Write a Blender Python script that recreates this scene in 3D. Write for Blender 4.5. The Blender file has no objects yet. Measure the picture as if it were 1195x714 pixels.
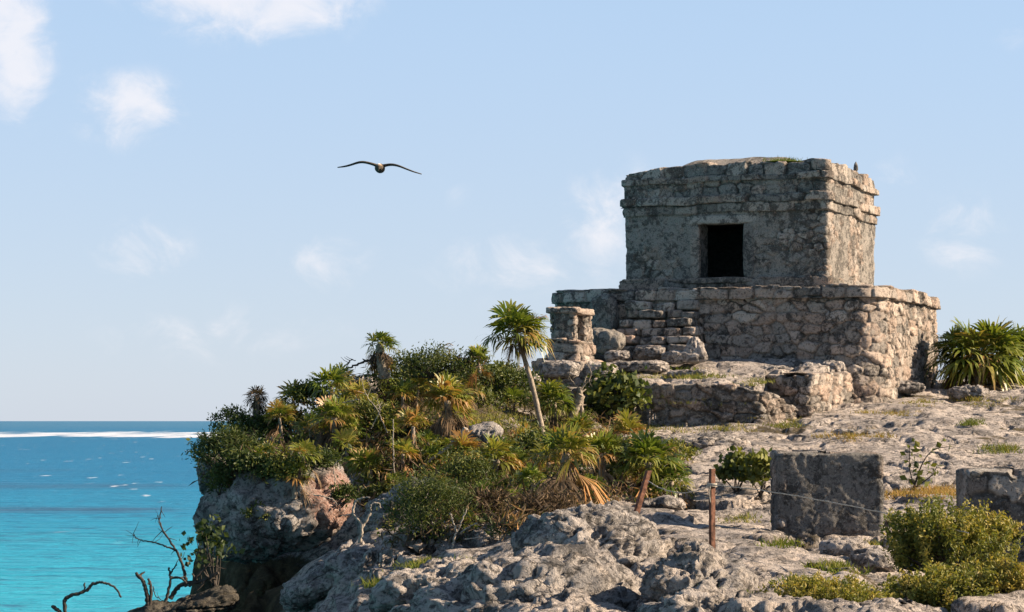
import bpy, math, random
import numpy as np
from mathutils import Vector
from mathutils.bvhtree import BVHTree

# ------------------------------------------------------------------ camera, sky, sun, exposure
scene = bpy.context.scene
COL = scene.collection
F = 2700.0                                   # focal length in photo pixels (photo is 1195 px wide)
cam_d = bpy.data.cameras.new("camera")
cam_d.sensor_width = 36.0
cam_d.lens = 36.0 * F / 1195.0
cam_d.shift_y = 134.0 / 1195.0
cam_d.clip_start = 0.1
cam_d.clip_end = 200000.0
cam = bpy.data.objects.new("camera", cam_d)
cam.location = (0, 0, 0)
cam.rotation_euler = (math.radians(90), 0, 0)
COL.objects.link(cam)
scene.camera = cam

SUN_AZ = math.radians(-1.0)                   # from +X towards +Y
SUN_EL = math.radians(28.0)
SKY_STRENGTH = 0.054
scene.view_settings.view_transform = 'Standard'
scene.view_settings.look = 'None'
scene.view_settings.gamma = 1.0
scene.view_settings.use_curve_mapping = False
scene.view_settings.exposure = 1.42
scene.render.resolution_x = 1024
scene.render.resolution_y = 612
scene.cycles.max_bounces = 6
scene.cycles.transparent_max_bounces = 8

sun_d = bpy.data.lights.new("sun", 'SUN')
sun_d.energy = 5.0
sun_d.angle = math.radians(0.5)
sun_d.color = (1.0, 0.81, 0.60)
sun = bpy.data.objects.new("sun", sun_d)
sdir = Vector((math.cos(SUN_AZ) * math.cos(SUN_EL), math.sin(SUN_AZ) * math.cos(SUN_EL), math.sin(SUN_EL)))
sun.rotation_euler = sdir.to_track_quat('Z', 'Y').to_euler()
sun.location = (60, 20, 40)
COL.objects.link(sun)


class NT:
    """tiny node-tree helper"""
    def __init__(s, tree):
        s.t = tree
        s.n = tree.nodes
        s.l = tree.links

    def node(s, typ, **kw):
        n = s.n.new(typ)
        for k, v in kw.items():
            setattr(n, k, v)
        return n

    def put(s, sock, v):
        if hasattr(v, 'links'):
            s.l.new(v, sock)
        else:
            if isinstance(v, tuple) and len(v) == 3 and sock.type == 'RGBA':
                v = v + (1,)
            sock.default_value = v

    def math(s, op, a, b=None, c=None, clamp=False):
        n = s.node('ShaderNodeMath', operation=op, use_clamp=clamp)
        s.put(n.inputs[0], a)
        if b is not None:
            s.put(n.inputs[1], b)
        if c is not None:
            s.put(n.inputs[2], c)
        return n.outputs[0]

    def vmath(s, op, a, b=None):
        n = s.node('ShaderNodeVectorMath', operation=op)
        s.put(n.inputs[0], a)
        if b is not None:
            s.put(n.inputs[1], b)
        return n.outputs['Value'] if op in ('LENGTH', 'DOT_PRODUCT', 'DISTANCE') else n.outputs[0]

    def mix(s, f, a, b, mode='MIX'):
        n = s.node('ShaderNodeMix', data_type='RGBA', blend_type=mode)
        s.put(n.inputs['Factor'], f)
        s.put(n.inputs[6], a)
        s.put(n.inputs[7], b)
        return n.outputs[2]

    def smooth(s, x, a, b):
        n = s.node('ShaderNodeMapRange', interpolation_type='SMOOTHSTEP')
        s.put(n.inputs[0], x)
        s.put(n.inputs[1], a)
        s.put(n.inputs[2], b)
        n.inputs[3].default_value = 0
        n.inputs[4].default_value = 1
        return n.outputs[0]

    def noise(s, vec, scale, detail=4, rough=0.55, dist=0.0):
        n = s.node('ShaderNodeTexNoise')
        s.put(n.inputs['Vector'], vec)
        n.inputs['Scale'].default_value = scale
        n.inputs['Detail'].default_value = detail
        n.inputs['Roughness'].default_value = rough
        n.inputs['Distortion'].default_value = dist
        return n.outputs['Fac']

    def mapping(s, vec, scale=(1, 1, 1), loc=(0, 0, 0), rot=(0, 0, 0)):
        n = s.node('ShaderNodeMapping')
        s.put(n.inputs['Vector'], vec)
        n.inputs['Scale'].default_value = scale
        n.inputs['Location'].default_value = loc
        n.inputs['Rotation'].default_value = rot
        return n.outputs[0]

    def ramp(s, fac, stops):
        n = s.node('ShaderNodeValToRGB')
        s.put(n.inputs[0], fac)
        els = n.color_ramp.elements
        while len(els) < len(stops):
            els.new(0.5)
        for e, (p, c) in zip(els, stops):
            e.position = p
            e.color = tuple(c) + (1,)
        return n.outputs[0]

    def attr(s, name):
        return s.node('ShaderNodeAttribute', attribute_name=name).outputs['Fac']


# world: Nishita sky with a few fair-weather clouds placed by direction
world = bpy.data.worlds.new("World")
scene.world = world
world.use_nodes = True
w = NT(world.node_tree)
w.n.clear()
wo = w.node('ShaderNodeOutputWorld')
bg = w.node('ShaderNodeBackground')
bg.inputs['Strength'].default_value = SKY_STRENGTH
w.l.new(bg.outputs[0], wo.inputs[0])
sky = w.node('ShaderNodeTexSky', sky_type='NISHITA')
sky.sun_disc = False
sky.sun_elevation = SUN_EL
sky.sun_rotation = math.pi / 2 - SUN_AZ
sky.altitude = 0
sky.air_density = 1.0
sky.dust_density = 0.25
sky.ozone_density = 3.0
geo = w.node('ShaderNodeTexCoord').outputs['Generated']
sep = w.node('ShaderNodeSeparateXYZ')
w.l.new(geo, sep.inputs[0])
dy = w.math('MAXIMUM', sep.outputs[1], 0.02)
uu = w.math('DIVIDE', sep.outputs[0], dy)
vv = w.math('DIVIDE', sep.outputs[2], dy)
cmb = w.node('ShaderNodeCombineXYZ')
w.l.new(uu, cmb.inputs[0])
w.l.new(vv, cmb.inputs[1])
cuv = cmb.outputs[0]
blobs = [  # centre and half size in degrees-like tangent units of the sky, weight
    (20, 60, 50, 95, 1.1), (-25, 20, 90, 70, 1.1), (152, 128, 75, 55, 0.78), (120, 112, 50, 40, 0.5),
    (300, 0, 150, 58, 1.0), (240, -10, 120, 45, 0.8), (165, 292, 70, 50, 0.5), (380, 305, 70, 45, 0.5),
    (700, 255, 60, 80, 0.5), (730, 225, 50, 60, 0.4), (1125, 272, 70, 60, 0.5), (520, 222, 40, 30, 0.25),
    (1180, 40, 40, 25, 0.25), (620, 310, 160, 60, 0.4), (250, 390, 200, 50, 0.3), (-260, 120, 200, 90, 0.9), (1500, 60, 200, 80, 0.8), (1040, 210, 50, 40, 0.3)]
tot = None
for (px, py, rx, ry, wt) in blobs:
    c = w.vmath('SUBTRACT', cuv, ((px - 597.5) / F, (491 - py) / F, 0))
    c = w.vmath('MULTIPLY', c, (F / rx, F / ry, 0))
    d = w.vmath('LENGTH', c)
    m = w.math('MULTIPLY', w.smooth(d, 1.35, 0.0), wt)
    tot = m if tot is None else w.math('MAXIMUM', tot, m)
n1 = w.noise(w.mapping(cuv, (1, 1.25, 1)), 34, 9, 0.62, 0.5)
cl = w.math('ADD', tot, w.math('MULTIPLY', w.math('SUBTRACT', n1, 0.5), 2.1))
cl = w.smooth(cl, 0.08, 1.0)
cl = w.math('MULTIPLY', cl, w.smooth(tot, 0.02, 0.4))
air = w.mix(w.smooth(vv, 0.0, 0.22), (4.25, 4.85, 5.95, 1), (3.65, 4.9, 6.6, 1))
air = w.mix(0.78, sky.outputs[0], air)
air = w.mix(w.smooth(sep.outputs[2], 0.14, 0.6), air, w.mix(0.5, sky.outputs[0], (1.35, 2.0, 3.2, 1)))
skc = w.mix(w.math('MULTIPLY', cl, 0.75), air, (6.8, 6.6, 6.8, 1))
w.l.new(skc, bg.inputs[0])

# ------------------------------------------------------------------ helpers
PI = math.pi


def P(px, py, Y):
    return Vector(((px - 597.5) * Y / F, Y, (491.0 - py) * Y / F))


def h3(ix, iy, iz, seed=0):
    with np.errstate(over='ignore'):
        h = (ix.astype(np.int64) * 374761393 + iy.astype(np.int64) * 668265263 + iz.astype(np.int64) * 2147483647 + seed * 1274126177)
        h = h.astype(np.uint64).astype(np.uint32)
        h = (h ^ (h >> np.uint32(13))) * np.uint32(1274126177)
        h = (h ^ (h >> np.uint32(16))) * np.uint32(2654435761)
        h = h ^ (h >> np.uint32(15))
    return h.astype(np.float64) / 4294967296.0


def vnoise(p, seed=0):
    i = np.floor(p).astype(np.int64)
    f = p - i
    f = f * f * f * (f * (f * 6 - 15) + 10)
    x, y, z = i[..., 0], i[..., 1], i[..., 2]
    fx, fy, fz = f[..., 0], f[..., 1], f[..., 2]
    def lerp(a, b, t):
        return a + (b - a) * t
    c = [[[h3(x + a, y + b, z + d, seed) for d in (0, 1)] for b in (0, 1)] for a in (0, 1)]
    r = lerp(lerp(lerp(c[0][0][0], c[1][0][0], fx), lerp(c[0][1][0], c[1][1][0], fx), fy),
             lerp(lerp(c[0][0][1], c[1][0][1], fx), lerp(c[0][1][1], c[1][1][1], fx), fy), fz)
    return r * 2 - 1


ROT = np.array([[0.36, 0.48, -0.8], [-0.8, 0.6, 0.0], [0.48, 0.64, 0.6]])


def fbm(p, octv=4, gain=0.5, seed=0, mode='n'):
    s = 0.0
    a = 1.0
    t = 0.0
    q = np.array(p, float)
    for o in range(octv):
        n = vnoise(q, seed + o * 17)
        if mode == 'b':
            n = np.abs(n) * 2 - 0.7
        elif mode == 'r':
            n = 1 - np.abs(n) * 2
        s = s + a * n
        t += a
        a *= gain
        q = q @ ROT * 2.03 + 11.3
    return s / t


def sstep(x, a, b):
    t = np.clip((x - a) / (b - a), 0, 1)
    return t * t * (3 - 2 * t)


def cells(s, v, w_, h_, jit, seed):
    """irregular stones: id noise 0..1, edge distance, for wall coordinates s (along) and v (up), in metres"""
    a0 = s / w_
    b = v / h_
    j = np.floor(b).astype(np.int64)
    f1 = np.full(s.shape, 9.0)
    f2 = np.full(s.shape, 9.0)
    idn = np.zeros(s.shape)
    z0 = np.zeros_like(j)
    for dj in (-1, 0, 1):
        row = j + dj
        off = h3(row, z0, z0, seed + 5)
        wv = 0.75 + 0.6 * h3(row, z0 + 3, z0, seed + 6)
        a = a0 * wv + off * 7
        i = np.floor(a).astype(np.int64)
        for di in (-1, 0, 1):
            ci = i + di
            cx = ci + 0.5 + jit * (h3(ci, row, z0, seed) - 0.5)
            cy = row + 0.5 + jit * 0.8 * (h3(ci, row, z0 + 1, seed) - 0.5)
            dx = np.abs(a - cx)
            dyy = np.abs(b - cy)
            d = (dx ** 3.5 + dyy ** 3.5) ** (1 / 3.5)
            r = h3(ci, row, z0 + 2, seed)
            m1 = d < f1
            f2 = np.where(m1, f1, np.minimum(f2, d))
            idn = np.where(m1, r, idn)
            f1 = np.where(m1, d, f1)
    return idn, f2 - f1


def worley3(p, seed=0):
    i = np.floor(p).astype(np.int64)
    f1 = np.full(p.shape[:-1], 9.0)
    f2 = np.full(p.shape[:-1], 9.0)
    idn = np.zeros(p.shape[:-1])
    for a in (-1, 0, 1):
        for b in (-1, 0, 1):
            for c in (-1, 0, 1):
                x, y, z = i[..., 0] + a, i[..., 1] + b, i[..., 2] + c
                d = np.sqrt((x + h3(x, y, z, seed) - p[..., 0]) ** 2 + (y + h3(x, y, z, seed + 1) - p[..., 1]) ** 2 + (z + h3(x, y, z, seed + 2) - p[..., 2]) ** 2)
                m = d < f1
                f2 = np.where(m, f1, np.minimum(f2, d))
                idn = np.where(m, h3(x, y, z, seed + 3), idn)
                f1 = np.where(m, d, f1)
    return f1, f2, idn


class MB:
    """collects vertices and faces for ONE mesh object"""
    def __init__(s):
        s.v, s.q, s.t, s.a, s.n = [], [], [], {}, 0

    def add(s, V, faces, **attrs):
        V = np.asarray(V, float).reshape(-1, 3)
        Fc = np.asarray(faces, np.int64)
        if Fc.size:
            (s.q if Fc.shape[1] == 4 else s.t).append(Fc + s.n)
        for k in attrs:
            s.a.setdefault(k, [np.zeros(s.n)] if s.n else [])
        for k in s.a:
            val = attrs.get(k, 0.0)
            s.a[k].append(np.broadcast_to(np.asarray(val, float).ravel(), (len(V),)) if np.ndim(val) == 0 else np.asarray(val, float).ravel())
        s.v.append(V)
        s.n += len(V)
        return s

    def build(s, name, mat, parent=None, smooth=True, origin=None):
        V = np.concatenate(s.v) if s.v else np.zeros((0, 3))
        if origin is not None:
            V = V - np.array(origin)
        me = bpy.data.meshes.new(name)
        q = np.concatenate(s.q) if s.q else np.zeros((0, 4), np.int64)
        t = np.concatenate(s.t) if s.t else np.zeros((0, 3), np.int64)
        me.vertices.add(len(V))
        me.vertices.foreach_set('co', V.ravel().astype(np.float32))
        nl = q.size + t.size
        me.loops.add(nl)
        me.loops.foreach_set('vertex_index', np.concatenate([q.ravel(), t.ravel()]).astype(np.int32))
        me.polygons.add(len(q) + len(t))
        st = np.concatenate([np.arange(len(q)) * 4, q.size + np.arange(len(t)) * 3]).astype(np.int32)
        me.polygons.foreach_set('loop_start', st)
        me.polygons.foreach_set('use_smooth', np.full(len(q) + len(t), smooth))
        for k, arrs in s.a.items():
            at = me.attributes.new(k, 'FLOAT', 'POINT')
            at.data.foreach_set('value', np.concatenate(arrs).astype(np.float32))
        me.update(calc_edges=True)
        me.validate()
        me.materials.append(mat)
        o = bpy.data.objects.new(name, me)
        COL.objects.link(o)
        if parent is not None:
            o.parent = parent
        elif origin is not None:
            o.location = origin
        return o


def tag(o, label=None, cat=None, group=None, kind=None):
    if label:
        o['label'] = label
    if cat:
        o['category'] = cat
    if group:
        o['group'] = group
    if kind:
        o['kind'] = kind
    return o


def empty(name, loc, label, cat, group=None):
    o = bpy.data.objects.new(name, None)
    COL.objects.link(o)
    o.location = loc
    o.empty_display_size = 0.2
    return tag(o, label, cat, group)


def grid_faces(nr, nc, wrap=False):
    r = np.arange(nr - 1)[:, None]
    c = np.arange(nc if wrap else nc - 1)[None, :]
    c2 = (c + 1) % nc
    a = r * nc + c
    b = r * nc + c2
    d = (r + 1) * nc + c2
    e = (r + 1) * nc + c
    return np.stack([a, b, d, e], -1).reshape(-1, 4)


def tube(mb, pts, rad, n=6, tint=0.5, seed=0, bump=0.0):
    pts = np.array([tuple(p) for p in pts], float)
    k = len(pts)
    rad = np.broadcast_to(np.asarray(rad, float), (k,)) if np.ndim(rad) == 0 else np.asarray(rad, float)
    tg = np.gradient(pts, axis=0)
    tg /= np.linalg.norm(tg, axis=1)[:, None] + 1e-9
    up = np.array([0.13, 0.97, 0.21])
    V = []
    ang = np.arange(n) / n * 2 * PI
    for i in range(k):
        a = np.cross(tg[i], up)
        a /= np.linalg.norm(a) + 1e-9
        b = np.cross(tg[i], a)
        rr = rad[i] * (1 + bump * np.sin(ang * 2 + i * 1.7 + seed))
        V.append(pts[i] + (np.cos(ang) * rr)[:, None] * a + (np.sin(ang) * rr)[:, None] * b)
    V = np.concatenate(V)
    mb.add(V, grid_faces(k, n, True), tint=tint)
    c0, c1 = pts[0], pts[-1]
    mb.add(np.vstack([V[-n:], c1 + tg[-1] * rad[-1] * 0.5]), [(i, (i + 1) % n, n) for i in range(n)], tint=tint)


def curve_pts(ctrl, n=16, wob=0.0, seed=0):
    """Catmull-Rom through control points"""
    c = [np.array(tuple(p), float) for p in ctrl]
    c = [2 * c[0] - c[1]] + c + [2 * c[-1] - c[-2]]
    out = []
    segs = len(c) - 3
    for s in range(segs):
        m = max(2, n // segs)
        for k in range(m + (1 if s == segs - 1 else 0)):
            t = k / m
            p0, p1, p2, p3 = c[s:s + 4]
            out.append(0.5 * (2 * p1 + (p2 - p0) * t + (2 * p0 - 5 * p1 + 4 * p2 - p3) * t * t + (3 * p1 - p0 - 3 * p2 + p3) * t ** 3))
    out = np.array(out)
    if wob:
        r = np.random.default_rng(seed)
        nz = r.normal(0, wob, out.shape)
        nz[0] = 0
        nz[-1] = 0
        out = out + nz
    return out


# ------------------------------------------------------------------ materials
def new_mat(name, rough=0.9, spec=0.2):
    m = bpy.data.materials.new(name)
    m.use_nodes = True
    t = NT(m.node_tree)
    b = m.node_tree.nodes['Principled BSDF']
    b.inputs['Roughness'].default_value = rough
    b.inputs['Specular IOR Level'].default_value = spec
    return m, t, b


def bump(t, b, h, strength, dist):
    n = t.node('ShaderNodeBump')
    n.inputs['Strength'].default_value = strength
    n.inputs['Distance'].default_value = dist
    t.put(n.inputs['Height'], h)
    t.l.new(n.outputs[0], b.inputs['Normal'])


def rock_mat(name, dark, mid, light, lichen=0.5, red=None):
    m, t, b = new_mat(name, 0.95, 0.15)
    pos = t.node('ShaderNodeNewGeometry').outputs['Position']
    n1 = t.noise(pos, 0.9, 9, 0.62, 0.4)
    n2 = t.noise(pos, 3.4, 9, 0.72, 0.8)
    n3 = t.noise(pos, 15, 8, 0.74, 0.3)
    n4 = t.noise(t.mapping(pos, (1, 1, 1), (7, 3, 5)), 1.7, 8, 0.7, 0.5)
    n5 = t.noise(t.mapping(pos, (1, 1, 1.6), (1, 9, 4)), 6.5, 5, 0.62, 0.5)
    vo = t.node('ShaderNodeTexVoronoi', feature='DISTANCE_TO_EDGE')
    wv = t.node('ShaderNodeTexNoise')
    t.l.new(pos, wv.inputs['Vector'])
    wv.inputs['Scale'].default_value = 1.8
    wv.inputs['Detail'].default_value = 6
    vv_ = t.vmath('ADD', t.mapping(pos, (0.8, 0.55, 1.9)), t.vmath('MULTIPLY', wv.outputs['Color'], (1.3, 1.3, 1.3)))
    t.l.new(vv_, vo.inputs['Vector'])
    vo.inputs['Scale'].default_value = 1.0
    crk = t.math('MULTIPLY', t.smooth(vo.outputs['Distance'], 0.035, 0.004), t.smooth(n4, 0.40, 0.56))
    pit = t.smooth(n5, 0.575, 0.635)
    col = t.ramp(n1, [(0.30, dark), (0.44, mid), (0.58, light)])
    col = t.mix(t.math('MULTIPLY', t.smooth(n4, 0.50, 0.36), 0.6), col, (light[0] * 1.1, light[1] * 1.04, light[2] * 0.97))
    col = t.mix(t.math('MULTIPLY', t.smooth(n2, 0.505, 0.565), lichen), col, (0.038, 0.036, 0.034))
    col = t.mix(t.math('MULTIPLY', t.smooth(n3, 0.515, 0.60), 0.7), col, (0.07, 0.066, 0.062))
    col = t.mix(t.math('MULTIPLY', t.smooth(n3, 0.45, 0.36), 0.45), col, (light[0] * 1.12, light[1] * 1.12, light[2] * 1.1))
    col = t.mix(t.math('MULTIPLY', t.math('MAXIMUM', pit, crk), 0.7), col, (0.045, 0.042, 0.038))
    if red:
        (cx, cy, cz), (rx, ry, rz) = red
        d = t.vmath('SUBTRACT', pos, (cx, cy, cz))
        d = t.vmath('LENGTH', t.vmath('DIVIDE', d, (rx, ry, rz)))
        k = t.smooth(t.math('ADD', d, t.math('MULTIPLY', t.math('SUBTRACT', n2, 0.5), 1.2)), 1.05, 0.72)
        rc = t.ramp(n3, [(0.36, (0.22, 0.115, 0.09)), (0.5, (0.42, 0.26, 0.205)), (0.64, (0.54, 0.44, 0.39))])
        col = t.mix(k, col, rc)
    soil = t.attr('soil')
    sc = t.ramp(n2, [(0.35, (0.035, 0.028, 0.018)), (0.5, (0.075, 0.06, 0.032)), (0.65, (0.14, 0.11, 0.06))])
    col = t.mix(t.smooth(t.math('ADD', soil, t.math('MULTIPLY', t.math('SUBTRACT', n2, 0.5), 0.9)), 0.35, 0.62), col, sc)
    t.l.new(col, b.inputs['Base Color'])
    hh = t.math('ADD', t.math('MULTIPLY', n3, 0.6), t.math('MULTIPLY', t.noise(pos, 60, 4, 0.7), 0.4))
    hh = t.math('SUBTRACT', hh, t.math('MULTIPLY', t.math('MAXIMUM', pit, crk), 0.30))
    bump(t, b, hh, 1.0, 0.15)
    return m


def masonry_mat(name, dark, mid, light, lichen=0.6, lo=0.50, sc=1.0):
    m, t, b = new_mat(name, 0.95, 0.15)
    pos = t.node('ShaderNodeNewGeometry').outputs['Position']
    n1 = t.noise(pos, 0.7 * sc, 8, 0.6, 0.5)
    n2 = t.noise(pos, 3.2 * sc, 9, 0.74, 0.6)
    n3 = t.noise(pos, 13 * sc, 8, 0.75, 0.3)
    sid = t.attr('sid')
    col = t.ramp(sid, [(0.0, dark), (0.3, mid), (0.62, (mid[0] * 1.12, mid[1] * 0.95, mid[2] * 0.86)), (0.85, light), (1.0, (light[0] * 1.05, light[1] * 0.86, light[2] * 0.76))])
    col = t.mix(t.math('MULTIPLY', t.smooth(n2, 0.42, 0.30), 0.55), col, light)
    col = t.mix(t.math('MULTIPLY', t.smooth(t.math('ADD', t.math('MULTIPLY', n2, 0.6), t.math('MULTIPLY', n1, 0.4)), lo, lo + 0.055), lichen), col, (0.036, 0.034, 0.032))
    col = t.mix(t.math('MULTIPLY', t.smooth(n3, 0.52, 0.60), 0.7), col, (0.055, 0.052, 0.048))
    col = t.mix(t.math('MULTIPLY', t.smooth(n3, 0.45, 0.34), 0.45), col, (light[0] * 1.1, light[1] * 1.08, light[2] * 1.05))
    n6 = t.noise(t.mapping(pos, (1, 1, 1), (5, 1, 2)), 24, 4, 0.6)
    col = t.mix(t.math('MULTIPLY', t.smooth(n6, 0.60, 0.68), 0.55), col, (0.50, 0.475, 0.43))      # pale lichen specks
    jt = t.attr('joint')
    col = t.mix(t.math('MULTIPLY', t.math('MULTIPLY', jt, t.smooth(n2, 0.30, 0.52)), 0.8), col, (0.075, 0.068, 0.058))
    t.l.new(col, b.inputs['Base Color'])
    hh = t.math('ADD', t.math('MULTIPLY', n3, 0.6), t.math('MULTIPLY', t.noise(pos, 55, 4, 0.7), 0.4))
    bump(t, b, hh, 1.0, 0.11)
    return m


def leaf_mat(name, stops, trans=0.35, rough=0.5, spec=0.25):
    m = bpy.data.materials.new(name)
    m.use_nodes = True
    t = NT(m.node_tree)
    b = m.node_tree.nodes['Principled BSDF']
    out = m.node_tree.nodes['Material Output']
    col = t.ramp(t.attr('tint'), stops)
    t.l.new(col, b.inputs['Base Color'])
    b.inputs['Roughness'].default_value = rough
    b.inputs['Specular IOR Level'].default_value = spec
    tr = t.node('ShaderNodeBsdfTranslucent')
    t.l.new(t.mix(0.0, t.mix(1.0, col, (1.25, 1.25, 0.6), 'MULTIPLY'), (0, 0, 0)), tr.inputs['Color'])
    mx = t.node('ShaderNodeMixShader')
    mx.inputs[0].default_value = trans
    t.l.new(b.outputs[0], mx.inputs[1])
    t.l.new(tr.outputs[0], mx.inputs[2])
    t.l.new(mx.outputs[0], out.inputs[0])
    return m


def plain_mat(name, col, rough=0.8, spec=0.2, var=0.4, scale=14):
    m, t, b = new_mat(name, rough, spec)
    pos = t.node('ShaderNodeNewGeometry').outputs['Position']
    n = t.noise(pos, scale, 6, 0.65)
    d = tuple(c * (1 - var) for c in col)
    l = tuple(min(1, c * (1 + var)) for c in col)
    t.l.new(t.ramp(n, [(0.35, d), (0.65, l)]), b.inputs['Base Color'])
    bump(t, b, t.noise(pos, scale * 3, 4, 0.7), 0.4, 0.01)
    return m


M_ground = rock_mat('limestone_ground', (0.175, 0.164, 0.156), (0.42, 0.375, 0.342), (0.62, 0.54, 0.475), 0.48)
M_boulder = rock_mat('limestone_boulder', (0.165, 0.157, 0.152), (0.40, 0.368, 0.342), (0.60, 0.535, 0.48), 0.58)
M_rubble = masonry_mat('rubble_masonry', (0.20, 0.18, 0.16), (0.38, 0.335, 0.29), (0.56, 0.49, 0.42), 0.82, 0.505, 1.5)
M_temple = masonry_mat('weathered_masonry', (0.22, 0.203, 0.18), (0.36, 0.325, 0.285), (0.50, 0.445, 0.39), 0.70, 0.483, 2.2)
M_trim = masonry_mat('cornice_masonry', (0.21, 0.193, 0.172), (0.37, 0.333, 0.29), (0.50, 0.445, 0.385), 0.72, 0.486, 2.2)
M_plaster = masonry_mat('grey_plastered_masonry', (0.18, 0.172, 0.158), (0.26, 0.245, 0.223), (0.40, 0.375, 0.34), 0.8, 0.492, 1.7)
M_dark = plain_mat('dark_stone', (0.10, 0.095, 0.09), 0.95, 0.1)  # dark mottled stone for the room inside
# ------------------------------------------------------------------ sea
def make_sea():
    m, t, b = new_mat('sea_water', 0.35, 0.10)
    pos = t.node('ShaderNodeNewGeometry').outputs['Position']
    sp = t.node('ShaderNodeSeparateXYZ')
    t.l.new(pos, sp.inputs[0])
    y = sp.outputs[1]
    ly = t.math('LOGARITHM', t.math('MAXIMUM', y, 1.0), 10.0)
    big = t.noise(t.mapping(pos, (0.004, 0.014, 1)), 1.0, 4, 0.6, 0.5)
    mid = t.noise(t.mapping(pos, (0.03, 0.12, 1)), 1.0, 6, 0.65, 0.4)
    fine = t.noise(t.mapping(pos, (0.22, 0.55, 1)), 1.0, 5, 0.65, 0.3)
    k = t.math('ADD', ly, t.math('MULTIPLY', t.math('SUBTRACT', big, 0.5), 0.22))
    k = t.math('ADD', k, t.math('MULTIPLY', t.math('SUBTRACT', mid, 0.5), 0.34))
    k = t.math('ADD', k, t.math('MULTIPLY', t.math('SUBTRACT', fine, 0.5), 0.20))
    k = t.math('DIVIDE', t.math('SUBTRACT', k, 2.0), 2.0)         # 100 m -> 0, 10 km -> 1
    col = t.ramp(k, [(0.05, (0.030, 0.33, 0.42)), (0.14, (0.012, 0.27, 0.385)), (0.23, (0.004, 0.19, 0.325)), (0.36, (0.002, 0.138, 0.275)),
                     (0.55, (0.002, 0.122, 0.25)), (0.70, (0.008, 0.12, 0.235)), (0.9, (0.03, 0.135, 0.235))])
    near_ = t.noise(t.mapping(pos, (0.33, 0.30, 1), (4, 1, 0)), 1.0, 4, 0.6, 0.4)
    chop = t.math('ADD', t.math('MULTIPLY', mid, 0.35), t.math('ADD', t.math('MULTIPLY', fine, 0.35), t.math('MULTIPLY', near_, 0.30)))  # chop tints paint the light and shaded wave faces into the colour
    col = t.mix(t.math('MULTIPLY', t.smooth(chop, 0.54, 0.64), 0.5), col, (0.05, 0.33, 0.43))
    col = t.mix(t.math('MULTIPLY', t.smooth(chop, 0.50, 0.40), 0.7), col, (0.004, 0.075, 0.16))
    # weed beds: darker patches on the bottom
    def bed(cy, hy, x0, x1, amt, col):
        my = t.math('SUBTRACT', 1.0, t.math('DIVIDE', t.math('ABSOLUTE', t.math('SUBTRACT', y, cy)), hy))
        mxx = t.math('MULTIPLY', t.smooth(sp.outputs[0], x0 - 12, x0 + 6), t.smooth(sp.outputs[0], x1 + 6, x1 - 14))
        f = t.math('MULTIPLY', my, mxx)
        f = t.smooth(t.math('ADD', f, t.math('MULTIPLY', t.math('SUBTRACT', mid, 0.5), 2.4)), 0.25, 0.95)
        return t.mix(t.math('MULTIPLY', f, amt), col, (0.022, 0.075, 0.145))
    col = bed(312, 22, -80, -40, 0.85, col)
    col = bed(425, 36, -120, -55, 0.5, col)
    col = bed(560, 40, -150, -100, 0.25, col)
    col = bed(232, 9, -60, -36, 0.28, col)
    # white water on the reef and scattered whitecaps
    rn = t.noise(t.mapping(pos, (0.011, 0.0012, 1)), 1.0, 5, 0.65, 0.3)
    rf = t.noise(t.mapping(pos, (0.05, 0.0045, 1)), 1.0, 6, 0.7, 0.6)
    yy = t.math('ADD', y, t.math('MULTIPLY', t.math('SUBTRACT', rn, 0.5), 1700))
    band = t.math('MULTIPLY', t.smooth(yy, 1560, 1800), t.smooth(yy, 3200, 1900))
    foam = t.smooth(t.math('ADD', t.math('MULTIPLY', band, 0.76), t.math('MULTIPLY', t.math('SUBTRACT', rf, 0.5), 1.9)), 0.40, 0.75)
    foam = t.math('MULTIPLY', foam, t.smooth(band, 0.0, 0.25))
    wc = t.noise(t.mapping(pos, (0.20, 0.05, 1), (3, 7, 0)), 1.0, 3, 0.5, 0.2)
    wm = t.noise(t.mapping(pos, (0.013, 0.006, 1), (13, 2, 0)), 1.0, 3, 0.5)
    caps = t.smooth(t.math('ADD', wc, t.math('MULTIPLY', t.math('SUBTRACT', wm, 0.5), 0.35)), 0.69, 0.75)
    foam = t.math('MAXIMUM', foam, t.math('MULTIPLY', caps, t.smooth(y, 170, 520)))
    col = t.mix(foam, col, (0.52, 0.56, 0.62))
    t.l.new(col, b.inputs['Base Color'])
    t.put(b.inputs['Roughness'], t.math('ADD', 0.40, t.math('MULTIPLY', foam, 0.5)))
    hh = t.math('ADD', t.math('MULTIPLY', mid, 1.2), t.math('MULTIPLY', fine, 0.5))
    bump(t, b, hh, 0.8, 2.2)
    xs = np.array([-60000, -8000, -2000, -500, 0, 500, 2000, 8000, 60000], float)
    ys = np.array([-2000, 0, 100, 300, 800, 2000, 6000, 20000, 90000], float)
    X, Y = np.meshgrid(xs, ys)
    V = np.stack([X, Y, np.full_like(X, -12.0)], -1)
    o = MB().add(V, grid_faces(len(ys), len(xs))).build('sea_water', m, smooth=False)
    tag(o, kind='structure')


make_sea()

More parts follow.
